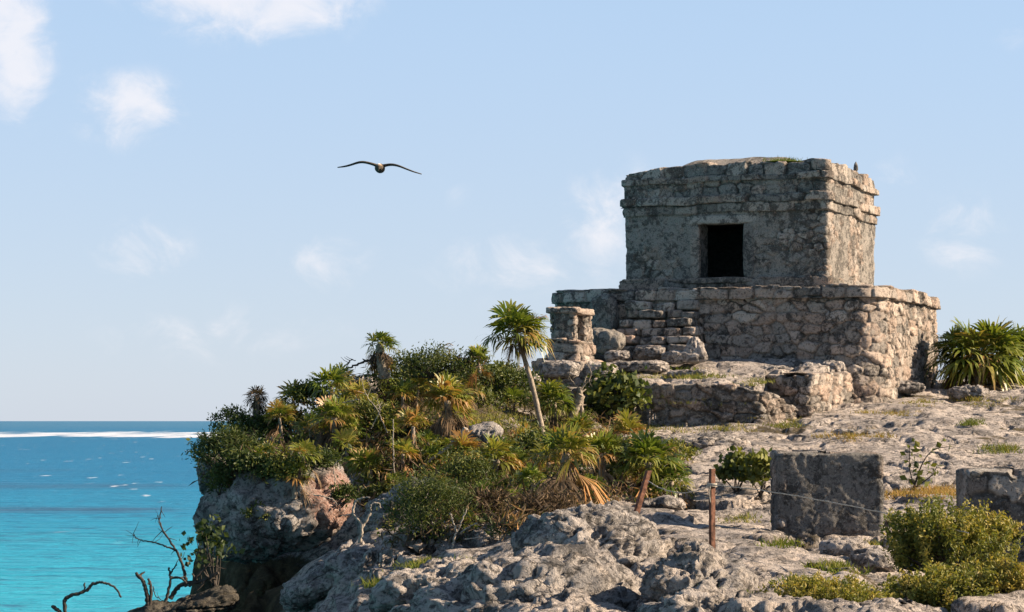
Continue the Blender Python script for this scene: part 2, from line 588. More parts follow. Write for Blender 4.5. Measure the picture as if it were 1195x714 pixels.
# ------------------------------------------------------------------ terrain
CP = [  # photo column, photo row, distance in metres: surveyed points of the bare ground
    (1195, 450, 62), (1350, 440, 62), (1100, 456, 62), (1030, 466, 59), (1195, 500, 52), (1350, 490, 52), (930, 502, 52.5), (1030, 502, 51.5),
    (1030, 542, 44), (1195, 540, 44), (1350, 530, 44), (1030, 575, 38.5), (1195, 580, 38), (1350, 575, 38), (960, 632, 31.5), (1100, 640, 30), (1195, 640, 30), (1350, 640, 30),
    (850, 503, 53.2), (750, 503, 53.5), (700, 494, 53), (900, 540, 44.5),
    (800, 535, 44.5), (860, 580, 37.5), (800, 590, 36.5), (831, 643, 29), (900, 660, 26.5), (1000, 690, 23), (900, 716, 20.5), (1195, 716, 20.5), (1400, 730, 20), (800, 668, 26),
    (745, 603, 33), (760, 706, 22.5), (690, 655, 28), (600, 648, 29), (600, 704, 24), (500, 718, 25), (500, 660, 30.5), (430, 704, 29), (420, 655, 33),
    (600, 600, 35), (680, 578, 37), (760, 570, 39), (640, 522, 46), (560, 568, 38.5), (480, 615, 35.5), (520, 525, 43), (620, 472, 51), (580, 475, 49),
    (450, 548, 41.5), (390, 535, 42), (440, 485, 45), (330, 560, 42), (680, 478, 52.5), (560, 436, 52.5), (620, 440, 55), (500, 434, 50), (440, 450, 47.5),
    (380, 480, 45.5), (300, 522, 43.5), (250, 552, 42), (412, 628, 37.4), (350, 660, 36.9), (285, 687, 36.7), (300, 740, 36.0), (255, 770, 36.8), (345, 715, 35), (385, 695, 33.5), (200, 735, 36.5), (140, 755, 37)]
CPX = [(-3.8, 38.6, -3.1), (-2.95, 38.7, -2.7), (-4.6, 38.4, -3.3), (-1.0, 62, 0.6), (-3.0, 56, -0.4), (-4.5, 50, -1.6), (1.0, 68, 1.0), (12, 72, 1.2), (22, 72, 1.2), (24, 50, 0.2), (0, 12, -2.2), (8, 12, -1.75), (-1.5, 20, -2.6), (3, 4, -1.8)]
pts = np.array([(p.x, p.y, p.z) for p in (P(*c) for c in CP)] + CPX)


def tps_fit(xy, z, lam):
    d = np.linalg.norm(xy[:, None] - xy[None], axis=2)
    K = np.where(d > 0, d * d * np.log(d + 1e-12), 0) + lam * np.eye(len(xy))
    Pm = np.hstack([np.ones((len(xy), 1)), xy])
    A = np.block([[K, Pm], [Pm.T, np.zeros((3, 3))]])
    return np.linalg.solve(A, np.concatenate([z, np.zeros(3)]))


SC = np.array([0.5, 0.22])                     # the slope is seen foreshortened: compress depth
TW = tps_fit(pts[:, :2] * SC, pts[:, 2], 0.004)


def tps(x, y):
    out = TW[-3] + TW[-2] * x * SC[0] + TW[-1] * y * SC[1]
    for (cx, cy), wgt in zip(pts[:, :2] * SC, TW[:-3]):
        r2 = (x * SC[0] - cx) ** 2 + (y * SC[1] - cy) ** 2
        out = out + wgt * 0.5 * r2 * np.log(r2 + 1e-12)
    return out


def poly_sd(x, y, poly):
    """signed distance to polygon, negative inside"""
    d = np.full(x.shape, 1e9)
    ins = np.zeros(x.shape, bool)
    n = len(poly)
    for i in range(n):
        ax, ay = poly[i]
        bx, by = poly[(i + 1) % n]
        ex, ey = bx - ax, by - ay
        t = np.clip(((x - ax) * ex + (y - ay) * ey) / (ex * ex + ey * ey), 0, 1)
        d = np.minimum(d, np.hypot(x - ax - t * ex, y - ay - t * ey))
        c = ((ay > y) != (by > y))
        ins ^= c & (x < ex * (y - ay) / (ey if abs(ey) > 1e-9 else 1e-9) + ax)
    return np.where(ins, -d, d)


LAND = [(-0.8, 2), (-1.3, 20), (-2.2, 25), (-3.7, 30), (-5.0, 33.5), (-6.0, 35.6), (-6.0, 36.8), (-4.85, 37.8), (-4.95, 39.5), (-5.4, 42.5), (-5.0, 45.5), (-3.4, 49.5), (-1.7, 53.5), (-0.8, 58),
        (-0.5, 66), (3, 74), (40, 76), (40, 2)]
TH = math.radians(22.0)
E_F = np.array([-math.cos(TH), math.sin(TH)])     # along the front, to the left
E_D = np.array([math.sin(TH), math.cos(TH)])      # into the depth
TC = np.array([8.17, 60.0])                        # front right corner of the temple


def loc2(f, d):
    p = TC + E_F * f + E_D * d
    return (p[0], p[1])


def xy(px, Y):
    return ((px - 597.5) * Y / F, Y)


TERR = [xy(640, 56.0), xy(705, 54.6), xy(800, 54.2), xy(884, 54.1), xy(897, 57.3), xy(944, 56.4), xy(983, 58.4), xy(1012, 60.2), xy(1050, 64), (3, 68), (0.6, 64)]


def ground_z(x, y):
    sd = poly_sd(x, y, LAND)
    h = np.clip(tps(x, y), -3.6, 2.6)
    p = np.stack([x, y, np.zeros_like(x)], -1)
    tz = 0.86 + (np.clip(y, 50, 66) - 54.2) * 0.125 + 0.10 * fbm(p * np.array([0.8, 0.8, 1]), 3, seed=71)
    tsd = poly_sd(x, y, TERR)
    left = sstep(x, 0.9, 2.2)
    h = np.where(tsd < 0, np.maximum(h, h + (tz - h) * np.where(tz > h, left, 0)), h)
    wob = 0.45 * fbm(p * 0.9, 3, seed=41)
    k = 0.35
    q = (sd + wob + 0.1) / k
    drop = np.where(q > 20, q, np.log1p(np.exp(np.minimum(q, 20)))) * k * 3.4
    h = h - drop
    return np.maximum(h, -13.0), sd


def build_ground():
    ud = np.arange(-0.262, 0.262, 0.00082)
    u = np.concatenate([np.linspace(-0.9, -0.27, 24), ud, np.linspace(0.27, 0.9, 24)])
    yv = [3.0]
    while yv[-1] < 82:
        Y = yv[-1]
        yv.append(Y + (0.45 if Y < 17 else 0.0017 * Y if Y < 66 else 0.3))
    yv = np.array(yv)
    U, Y = np.meshgrid(u, yv)
    X = U * Y
    Z, sd = ground_z(X, Y)
    Pn = np.stack([X, Y, Z], -1)
    # large forms: ledges and rounded humps
    hill = sstep(X / Y, 0.075, 0.02) * sstep(Y, 33, 36)          # overgrown hillside
    big = fbm(Pn * np.array([0.40, 0.30, 0.5]), 2, 0.5, seed=3, mode='b')
    amp = 0.12 + 0.16 * sstep(Y, 40, 22)
    Z = Z + amp * big
    lay = fbm(Pn * np.array([0.35, 1.1, 1.0]), 3, 0.5, seed=7)
    Z = Z + 0.07 * np.abs(lay) * (1 - hill)
    # joints between blocks of bedrock
    wp = np.stack([X * 0.62, Y * 0.42, Z * 0.6], -1) + 0.35 * np.stack([fbm(Pn * 0.9, 3, seed=s) for s in (51, 52, 53)], -1)
    f1, f2, idn = worley3(wp, 9)
    crack = 1 - sstep(f2 - f1, 0.0, 0.10)
    flat = sstep(Y, 52, 36)
    Z = Z - crack * (0.05 + 0.13 * flat) * (0.3 + 0.7 * idn) + (idn - 0.5) * 0.16 * flat * (1 - crack)
    # bedding: the rock breaks into low ledges
    zb = Z + 0.16 * fbm(np.stack([X * 0.5, Y * 0.4, 0 * X], -1), 4, 0.55, seed=301) + 0.02 * X
    stp = 0.21
    fr = zb / stp - np.floor(zb / stp)
    led = (sstep(fr, 0.35, 0.65) - fr) * stp
    far = sstep(Y, 33, 41)
    fis = fbm(np.stack([X * 0.34 + Y * 0.16, Y * 0.62 - X * 0.10, 0 * X], -1), 4, 0.5, seed=311)
    Z = Z - 0.13 * far * (1 - sstep(np.abs(fis), 0.0, 0.045)) * (1 - hill) + 0.16 * far * fis * (1 - hill)
    Z = Z + (1 - 0.55 * far) * led * 0.85 * (1 - hill) * sstep(fbm(np.stack([X * 0.3, Y * 0.3, 0 * X], -1), 3, seed=305), -0.35, 0.1)
    Pn = np.stack([X, Y, Z], -1)
    gu = np.gradient(Pn, axis=1)
    gv = np.gradient(Pn, axis=0)
    N = np.cross(gu, gv)
    N /= np.linalg.norm(N, axis=-1)[..., None] + 1e-12
    near = sstep(Y, 44, 27)
    rgh = sstep(fbm(Pn * 0.45, 3, seed=20), -0.25, 0.3) * (0.16 + 0.84 * near)      # smooth slabs alternate with rough karst
    d = (0.05 + 0.07 * near) * fbm(Pn * np.array([0.9, 0.7, 1.2]), 3, 0.5, seed=21, mode='b') + 0.06 * rgh * fbm(Pn * 2.6, 4, 0.58, seed=23, mode='b') + 0.012 * fbm(Pn * 7, 3, 0.6, seed=24)
    pit = fbm(Pn * np.array([2.2, 2.0, 2.4]), 4, 0.55, seed=29)
    d = d - 0.10 * sstep(pit, 0.27, 0.42) * (0.35 + 0.65 * rgh)
    steep = 1 - N[..., 2]
    kp = Pn + 0.08 * np.stack([fbm(Pn * 2.2, 2, seed=s) for s in (81, 82, 83)], -1)
    d = d + rgh * (0.045 * fbm(kp * 6.5, 3, 0.6, seed=26, mode='b') - 0.085 * sstep(fbm(kp * 4.6, 3, 0.6, seed=27), 0.13, 0.30))
    d = d * (0.75 + 1.1 * np.clip(steep, 0, 1))
    side = np.clip(steep * 3, 0, 1)[..., None] * np.array([1, 1, 1]) + (1 - np.clip(steep * 3, 0, 1))[..., None] * np.array([0.6, 0.6, 1.0])
    Pn = Pn + N * d[..., None] * side
    soil = hill * (0.62 + 0.5 * fbm(Pn * 0.6, 3, seed=61)) * sstep(sd, 0.35, -0.5) * sstep(Z, -1.75, -1.25)
    # pockets of earth and turf on the slope
    pk = fbm(Pn * np.array([0.5, 0.6, 0.6]), 4, 0.55, seed=67)
    soil = np.maximum(soil, sstep(pk, 0.30, 0.5) * 0.55 * (N[..., 2] > 0.75) * sstep(X, -2.2, -0.8))
    soil = np.maximum(soil, 0.72 * sstep(X, -2.9, -3.7) * sstep(Pn[..., 2], -2.15, -2.45))      # earth and roots at the cliff foot, also painting in the undercut's shade
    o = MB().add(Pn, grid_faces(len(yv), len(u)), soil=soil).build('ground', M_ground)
    tag(o, kind='structure')
    nr, nc = len(yv), len(u)
    step = 2
    Q = Pn[::step, ::step]
    global PICK
    PICK = ([tuple(v) for v in Q.reshape(-1, 3)], [tuple(f) for f in grid_faces(Q.shape[0], Q.shape[1])])
    return o, BVHTree.FromPolygons(*PICK)


GROUND, BV = build_ground()


def G(px, py):
    d = P(px, py, 1.0).normalized()
    hit = BV.ray_cast(Vector((0, 0, 0)), d)[0]
    return hit if hit is not None else P(px, py, 45)


def drop(x, y):
    h = BV.ray_cast(Vector((x, y, 30)), Vector((0, 0, -1)))[0]
    return h if h is not None else Vector((x, y, -12))


# ------------------------------------------------------------------ masonry
def rrect(f0, f1, d0, d1, r, ds=0.03, frame=loc2):
    """closed rounded rectangle in the temple's frame, counter-clockwise seen from above; returns points, outward normals, arc length"""
    if np.ndim(r) == 0:
        r = (r, r, r, r)
    cs = [(f0, d0, r[0]), (f1, d0, r[1]), (f1, d1, r[2]), (f0, d1, r[3])]       # front-right, front-left, back-left, back-right
    out = []
    cen = [(f0 + r[0], d0 + r[0]), (f1 - r[1], d0 + r[1]), (f1 - r[2], d1 - r[2]), (f0 + r[3], d1 - r[3])]
    a0 = [PI, 1.5 * PI, 0, 0.5 * PI]
    for (cx, cy), rr, a in zip(cen, r, a0):
        n = max(3, int(rr * PI / 2 / ds) + 2)
        for k in range(n):
            t = a + k / (n - 1) * PI / 2
            out.append((cx + rr * math.cos(t), cy + rr * math.sin(t)))
    out.append(out[0])
    out = np.array(out)
    seg = np.hypot(*(out[1:] - out[:-1]).T)
    keep = np.concatenate([[True], seg > 1e-6])
    out = out[keep]
    L = np.concatenate([[0], np.cumsum(np.hypot(*(out[1:] - out[:-1]).T))])
    n = int(L[-1] / ds)
    s = np.linspace(0, L[-1], n, endpoint=False)
    q = np.stack([np.interp(s, L, out[:, 0]), np.interp(s, L, out[:, 1])], 1)
    pw = np.array([frame(*p) for p in q])
    tg = np.roll(pw, -1, 0) - np.roll(pw, 1, 0)
    tg /= np.linalg.norm(tg, axis=1)[:, None]
    nr = np.stack([tg[:, 1], -tg[:, 0]], 1)
    if np.sum(nr * (pw - pw.mean(0))) < 0:
        nr = -nr
    return pw, nr, s, q


def open_path(ctrl, ds=0.03):
    c = np.array(ctrl, float)
    L = np.concatenate([[0], np.cumsum(np.hypot(*(c[1:] - c[:-1]).T))])
    s = np.arange(0, L[-1], ds)
    q = np.stack([np.interp(s, L, c[:, 0]), np.interp(s, L, c[:, 1])], 1)
    k = np.ones(9) / 9
    pad = np.pad(q, ((4, 4), (0, 0)), 'edge')
    q = np.stack([np.convolve(pad[:, i], k, 'valid') for i in (0, 1)], 1)
    tg = np.gradient(q, axis=0)
    tg /= np.linalg.norm(tg, axis=1)[:, None] + 1e-9
    nr = np.stack([tg[:, 1], -tg[:, 0]], 1)
    return q, nr, s, q


def band(path, z0, z1, off=0.0, dz=0.03, st=(0.45, 0.26, 0.6), depth=0.05, stag=0.03, plaster=0.0, seed=1, closed=True, lip=0.5, batter=0.0, wob=0.04,
         topvar=0.05, hole=None, zshift=None, rough=0.02, ruin=None):
    pw, nr, s, q = path
    nz = max(2, int((z1 - z0) / dz) + 1)
    zz = np.linspace(z0, z1, nz)
    S, Zr = np.meshgrid(s, zz)
    X = np.broadcast_to(pw[:, 0], S.shape)
    Y = np.broadcast_to(pw[:, 1], S.shape)
    p3 = np.stack([X, Y, Zr], -1)
    wv = 0.13 * fbm(p3 * 1.9, 3, seed=seed + 90)
    wv2 = 0.08 * fbm(p3 * 2.3, 3, seed=seed + 91)
    idn, edge = cells(S + wv, Zr + wv2 - z0 + 0.02, st[0], st[1], st[2], seed)
    fill = sstep(fbm(p3 * 0.9, 3, seed=seed + 60), -0.35, 0.35)          # how far the joints are washed out
    face = sstep(edge + 0.10 * fbm(p3 * 6.0, 3, 0.6, seed=seed + 61), 0.03, 0.17)
    face = 1 - (1 - face) * (0.6 + 0.8 * fill)
    pl = np.zeros_like(S)
    if plaster > 0:
        pl = sstep(fbm(p3 * 0.75, 4, 0.55, seed=seed + 40) + (plaster - 0.5) * 1.6, -0.15, 0.2)
        pl = np.clip(pl, 0, 0.92)
    dd = (face * depth + (idn - 0.5) * 2 * stag) * (1 - pl) + pl * depth * 0.85
    dd = dd + (1 - pl) * face * depth * 0.55 * fbm(p3 * 2.6 + idn[..., None] * 40, 3, 0.55, seed=seed + 57)
    dd = dd + 1.5 * rough * fbm(p3 * 5.0, 4, 0.6, seed=seed + 50) + rough * 1.3 * fbm(p3 * 1.3, 3, 0.5, seed=seed + 55)
    t = (Zr - z0) / (z1 - z0)
    o = off + dd - batter * t
    zw = wob * fbm(np.stack([X * 0.9, Y * 0.9, np.zeros_like(X)], -1), 3, seed=333)
    zw = zw * min(1.0, (z0 + 1) / 1.0) if z0 < 0 else zw
    tv = (idn - 0.5) * 2 * topvar * sstep(t, 0.6, 1.0)
    PX = X + nr[:, 0] * o
    PY = Y + nr[:, 1] * o
    PZ = Zr + zw + tv
    if zshift is not None:
        PZ = PZ + zshift(S, X, Y)
    if ruin is not None:
        top = ruin(S, X, Y)
        base = z0
        PZ = base + (PZ - base) * np.clip((top - base) / (z1 - base), 0.02, 5)
    V = np.stack([PX, PY, PZ], -1)
    joint = (1 - sstep(edge + 0.08 * fbm(p3 * 6.0, 3, 0.6, seed=seed + 61), 0.02, 0.16)) * (1 - pl) * (0.3 + 0.7 * fill)
    c = np.append(pw.mean(0), 0)
    rows = [V]
    sid = [np.clip(idn * (1 - pl) + pl * 0.25, 0, 1)]
    jt = [joint]

    def inward(row, k):
        if closed:
            r = row.copy()
            half = np.abs((pw - pw.mean(0))).max()
            r[:, :2] = c[:2] + (row[:, :2] - c[:2]) * (1 - k / half)
        else:
            r = row.copy()
            r[:, :2] -= nr * k
        return r
    bot = inward(V[0], lip * 0.5)
    bot[:, 2] += 0.0
    tops = []
    for k in (0.05, 0.15, 0.3, 0.6, 1.0):
        r = inward(V[-1], lip * k)
        pn = np.stack([r[:, 0], r[:, 1], np.zeros(len(r))], -1)
        r[:, 2] += 0.02 * (1 if k < 0.1 else 1.2) + 0.03 * fbm(pn * 3, 3, seed=seed + 77)
        tops.append(r)
    Vall = np.concatenate([bot[None], V, np.array(tops)], 0)
    sidA = np.concatenate([sid[0][:1], sid[0], np.repeat(sid[0][-1:], 5, 0)], 0)
    jtA = np.concatenate([jt[0][:1], jt[0], np.zeros((5, S.shape[1]))], 0)
    Fc = grid_faces(Vall.shape[0], Vall.shape[1], closed)
    if hole is not None:
        qf = q[:, 0]
        fr = np.abs(q[:, 1] - q[:, 1].min()) < 0.12
        cm = fr & (qf > hole[0]) & (qf < hole[1])
        zc = np.concatenate([[z0 - 1], zz, np.full(5, z1 + 1)])
        rm = (zc > hole[2]) & (zc < hole[3])
        mk = (rm[:, None] & cm[None, :]).ravel()
        Fc = Fc[~mk[Fc].any(1)]
    return Vall, Fc, sidA, jtA


def add_band(mb, *a, **k):
    V, Fc, s_, j_ = band(*a, **k)
    mb.add(V, Fc, sid=s_, joint=j_)


def ico(sub):
    import bmesh
    bm = bmesh.new()
    bmesh.ops.create_icosphere(bm, subdivisions=sub, radius=1)
    V = np.array([v.co[:] for v in bm.verts])
    Fc = np.array([[v.index for v in f.verts] for f in bm.faces])
    bm.free()
    return V, Fc


ICO = {k: ico(k) for k in (3, 4, 5, 6)}


def rotz(a):
    return np.array([[math.cos(a), -math.sin(a), 0], [math.sin(a), math.cos(a), 0], [0, 0, 1]])


def rot_axes(ax, ay, az):
    cx, sx, cy, sy = math.cos(ax), math.sin(ax), math.cos(ay), math.sin(ay)
    return rotz(az) @ np.array([[cy, 0, sy], [0, 1, 0], [-sy, 0, cy]]) @ np.array([[1, 0, 0], [0, cx, -sx], [0, sx, cx]])


def stone(mb, c, half, seed, rot=(0, 0, 0), box=4.0, amp=0.10, sub=4, freq=1.6, sid=None):
    """one weathered stone: a superellipsoid with noise"""
    V, Fc = ICO[sub]
    n = (np.abs(V) ** box).sum(1) ** (1 / box)
    U = V / n[:, None]
    half = np.array(half, float)
    m = half.mean()
    q = U * half / m
    U = U * half
    r = amp * m * (fbm(q * freq + seed * 3.7, 4, 0.55, seed=seed, mode='b') + 0.35 * fbm(q * freq * 4 + seed, 3, 0.6, seed=seed + 3))
    Nn = V / np.linalg.norm(V, axis=1)[:, None]
    U = U + Nn * r[:, None]
    U = U @ rot_axes(*rot).T + np.array(tuple(c))
    s_ = (seed * 0.6180339) % 1.0 if sid is None else sid
    mb.add(U, Fc, sid=s_, joint=0.0)


def at_front(px, py, Y):
    return P(px, py, Y)


# ---- the temple
temple = empty('stone_temple', (TC[0] - 2.6, TC[1] + 3.2, 1.2), 'square grey stone temple with a dark doorway on its broad rubble platform', 'temple')


def tbuild(mb, name, mat):
    o = mb.build(name, mat)
    o.parent = temple
    o.matrix_parent_inverse = temple.matrix_basis.inverted()
    return o


def child(mb, name, mat, root, smooth=True):
    return mb.build(name, mat, parent=root, origin=tuple(root.location), smooth=smooth)


ppath = rrect(-1.70, 7.35, -1.25, 7.2, (0.9, 0.9, 2.0, 1.8), 0.028)


def plat_low(S, X, Y):
    return np.zeros_like(S)


mb = MB()
add_band(mb, ppath, 0.35, 3.12, 0.0, 0.026, (0.50, 0.27, 0.8), 0.07, 0.04, 0.16, seed=4, batter=0.10, topvar=0.03, rough=0.03, wob=0.03)
child(mb, 'platform', M_rubble, temple)
mb = MB()
add_band(mb, ppath, 3.13, 3.43, 0.02, 0.024, (0.62, 0.30, 0.45), 0.07, 0.025, 0.0, seed=14, topvar=0.035, lip=2.0, batter=0.03, rough=0.025, wob=0.03)
child(mb, 'coping', M_rubble, temple)

DW = (2.22, 3.46, 3.77, 5.20)                       # doorway: along the front, heights
upath = rrect(0.0, 5.5, 0.0, 5.2, 0.05, 0.024)
mb = MB()
add_band(mb, rrect(-0.12, 5.66, -0.14, 5.3, 0.12, 0.03), 3.40, 3.74, 0.0, 0.03, (0.8, 0.34, 0.4), 0.04, 0.03, 0.3, seed=24, topvar=0.03)
child(mb, 'plinth', M_trim, temple)
mb = MB()
add_band(mb, upath, 3.7, 5.53, 0.0, 0.024, (0.30, 0.19, 0.9), 0.04, 0.02, 0.60, seed=31, hole=DW, batter=-0.02, rough=0.03)
child(mb, 'wall', M_temple, temple)
mb = MB()
add_band(mb, upath, 5.48, 5.70, 0.10, 0.022, (0.75, 0.26, 0.35), 0.035, 0.025, 0, seed=41, lip=0.4, topvar=0.015, wob=0.07)
add_band(mb, upath, 5.725, 5.92, 0.145, 0.022, (0.62, 0.24, 0.35), 0.04, 0.03, 0, seed=45, lip=0.4, topvar=0.02, wob=0.07)
child(mb, 'lower_cornice', M_trim, temple)
mb = MB()
add_band(mb, upath, 5.90, 6.33, 0.03, 0.024, (0.5, 0.3, 0.6), 0.05, 0.03, 0.4, seed=51, lip=0.4, wob=0.07)
child(mb, 'frieze', M_temple, temple)
mb = MB()
add_band(mb, upath, 6.30, 6.44, 0.115, 0.022, (0.66, 0.2, 0.35), 0.035, 0.03, 0, seed=55, lip=0.4, topvar=0.02, wob=0.08)
child(mb, 'upper_cornice', M_trim, temple)
mb = MB()
add_band(mb, upath, 6.42, 6.76, 0.03, 0.022, (0.46, 0.36, 0.45), 0.06, 0.03, 0, seed=61, lip=0.8, topvar=0.05, wob=0.08, batter=0.04,
         zshift=lambda S, X, Y: -0.16 * sstep((X - TC[0]) * E_F[0] + (Y - TC[1]) * E_F[1], 3.8, 5.4))
child(mb, 'parapet', M_trim, temple)
# shallow domed roof
n = 70
ff, ddp = np.meshgrid(np.linspace(0.15, 5.35, n), np.linspace(0.15, 5.05, n))
pw = TC + ff[..., None] * E_F + ddp[..., None] * E_D
p3 = np.concatenate([pw, np.zeros(pw.shape[:2] + (1,))], -1)
dome = sstep(np.minimum(ff - 0.1, 5.4 - ff), 0, 1.6) * sstep(np.minimum(ddp - 0.1, 5.1 - ddp), 0, 1.3)
rz = 6.60 + 0.47 * dome + 0.05 * fbm(p3 * 1.4, 4, seed=8) - 0.22 * sstep(ff, 3.9, 5.4)
mb = MB().add(np.concatenate([pw, rz[..., None]], -1), grid_faces(n, n), sid=0.3 + 0.2 * fbm(p3 * 2, 2, seed=4), joint=0)
child(mb, 'roof', M_trim, temple)
# doorway passage and dark room behind it
fz = [DW[0] - 0.03, DW[1] + 0.03, DW[2] - 0.04, DW[3] + 0.04]


def quad_grid(mb, o, a, b, na, nb, seed, amp=0.02, sid=0.3):
    o, a, b = (np.array(v, float) for v in (o, a, b))
    s_, t_ = np.meshgrid(np.linspace(0, 1, na), np.linspace(0, 1, nb))
    V = o + s_[..., None] * a + t_[..., None] * b
    nn = np.cross(a, b)
    nn /= np.linalg.norm(nn)
    V = V + nn * (amp * fbm(V * 4, 4, 0.6, seed=seed))[..., None]
    mb.add(V, grid_faces(nb, na), sid=sid, joint=0)


def L3(f, d, z):
    a = loc2(f, d)
    return np.array([a[0], a[1], z])


mb = MB()
t0, t1 = -0.035, 0.85
quad_grid(mb, L3(fz[0], t0, fz[2]), L3(fz[0], t1, fz[2]) - L3(fz[0], t0, fz[2]), (0, 0, fz[3] - fz[2]), 30, 50, 1)
quad_grid(mb, L3(fz[1], t0, fz[2]), L3(fz[1], t1, fz[2]) - L3(fz[1], t0, fz[2]), (0, 0, fz[3] - fz[2]), 30, 50, 2)
quad_grid(mb, L3(fz[0], t0, fz[3]), L3(fz[0], t1, fz[3]) - L3(fz[0], t0, fz[3]), L3(fz[1], t0, fz[3]) - L3(fz[0], t0, fz[3]), 30, 40, 3)
quad_grid(mb, L3(fz[0], t0, fz[2]), L3(fz[0], t1, fz[2]) - L3(fz[0], t0, fz[2]), L3(fz[1], t0, fz[2]) - L3(fz[0], t0, fz[2]), 30, 40, 4)
child(mb, 'doorway', M_plaster, temple)
mb = MB()
r0, r1, q0, q1, zl, zh = 0.8, 4.7, 0.85, 4.4, 3.66, 5.4
for o, a, b in (((r0, q1, zl), (r1, q1, zl), (r0, q1, zh)), ((r0, q0, zl), (r0, q1, zl), (r0, q0, zh)), ((r1, q0, zl), (r1, q1, zl), (r1, q0, zh)),
                ((r0, q0, zl), (r1, q0, zl), (r0, q1, zl)), ((r0, q0, zh), (r1, q0, zh), (r0, q1, zh)),
                ((r0, q0, zl), (fz[0], q0, zl), (r0, q0, zh)), ((fz[1], q0, zl), (r1, q0, zl), (fz[1], q0, zh)), ((fz[0], q0, fz[3]), (fz[1], q0, fz[3]), (fz[0], q0, zh))):
    O = L3(*o)
    quad_grid(mb, O, L3(*a) - O, L3(*b) - O, 8, 8, 5, 0.01)
child(mb, 'interior', M_dark, temple)
# lintel and jamb stones round the doorway
mb = MB()
stone(mb, L3(2.84, 0.03, 5.31), (1.02, 0.13, 0.12), 3, (0, 0, -TH), 5, 0.06)
stone(mb, L3(2.10, 0.04, 4.50), (0.15, 0.11, 0.74), 5, (0, 0, -TH), 6, 0.05)
stone(mb, L3(3.58, 0.05, 4.50), (0.13, 0.10, 0.74), 6, (0, 0, -TH), 6, 0.05)
stone(mb, L3(2.9, -0.06, 3.70), (0.95, 0.22, 0.085), 9, (0, 0, -TH), 5, 0.07)
child(mb, 'door_surround', M_temple, temple)
# pointed stone left standing on the roof edge
mb = MB()
V, Fc = ICO[4]
U = V * np.array([0.075, 0.075, 0.15])
U[:, :2] *= (1.15 - 0.75 * (U[:, 2:3] / 0.15 * 0.5 + 0.5))
U = U + V * (0.015 * fbm(V * 2, 3, seed=2))[:, None]
mb.add(U + L3(0.06, 3.4, 6.93), Fc, sid=0.1, joint=0)
child(mb, 'pinnacle', M_trim, temple)

# stairway of flat stones against the platform front
rg = random.Random(5)
mb = MB()


def front_f(px, d):
    """coordinate along the front at which a given sight line meets depth d in front of the temple"""
    k = (px - 597.5) / F
    return (k * (TC[1] + E_D[1] * d) - TC[0] - E_D[0] * d) / (E_F[0] - k * E_F[1])


rows = [(3.10, -1.48, 0.26, 724, 813), (2.86, -1.66, 0.22, 730, 812), (2.63, -1.84, 0.25, 724, 810), (2.40, -2.00, 0.22, 720, 814), (2.17, -2.18, 0.22, 719, 811), (1.96, -2.38, 0.22, 724, 806), (1.74, -2.62, 0.27, 716, 809)]
for ri, (zt, d, hh, pa, pb) in enumerate(rows):
    fa, fb = front_f(pb, d), front_f(pa, d)
    f = fa
    while f < fb - 0.12:
        wd = rg.uniform(0.24, 0.80) if ri < 5 else rg.uniform(0.6, 1.1)
        wd = min(wd, fb - f)
        stone(mb, L3(f + wd / 2, d + 0.28 + rg.uniform(-0.13, 0.10), zt - hh / 2 + rg.uniform(-0.03, 0.02)), (wd / 2 * rg.uniform(0.88, 1.0), 0.34, hh / 2 * rg.uniform(0.80, 1.08)), rg.randrange(1, 900),
              (rg.uniform(-.08, .05), rg.uniform(-.06, .06), -TH + rg.uniform(-.12, .12)), rg.uniform(4.5, 8.0), 0.13, 4, sid=rg.choice([0.15, 0.35, 0.6, 0.9, 1.0, 0.95]))
        f += wd * 1.01
# solid core behind the steps
for (zt, d, hh, pa, pb) in rows:
    fa, fb = front_f(pb - 4, d), front_f(pa + 4, d)
    stone(mb, L3((fa + fb) / 2, d + 0.85, zt - 0.22), ((fb - fa) / 2, 0.6, 0.22), 77, (0, 0, -TH), 8, 0.03)
child(mb, 'stairway', M_rubble, temple)
# big slab and stones left of the steps
mb = MB()
stone(mb, P(705, 368, 60.7), (0.34, 0.25, 0.52), 12, (0.05, 0.04, -TH), 4, 0.16, 5, sid=0.2)
stone(mb, P(705, 398, 59.6), (0.52, 0.35, 0.30), 13, (0.1, 0.1, -TH), 3, 0.16, 5, sid=0.2)
child(mb, 'slab', M_temple, temple)
# ------------------------------------------------------------------ ruins round the temple
def single(mb, name, mat, origin, label, cat, group=None, kind=None):
    return tag(mb.build(name, mat, origin=tuple(origin)), label, cat, group, kind)


def topline(path, ctrl):
    """heights along a wall from (photo column, photo row) readings at each wall point"""
    pw = path[0]
    L = path[2]
    px = 597.5 + pw[:, 0] * F / pw[:, 1]
    cs = []
    for (cx, cy) in ctrl:
        i = int(np.argmin(np.abs(px - cx)))
        cs.append((L[i], (491 - cy) * pw[i, 1] / F))
    cs.sort()
    a = np.array([c[0] for c in cs])
    b = np.array([c[1] for c in cs])
    return lambda S, X, Y: np.interp(S, a, b) + 0.05 * fbm(np.stack([X * 2.2, Y * 2.2, 0 * X], -1), 3, seed=19)


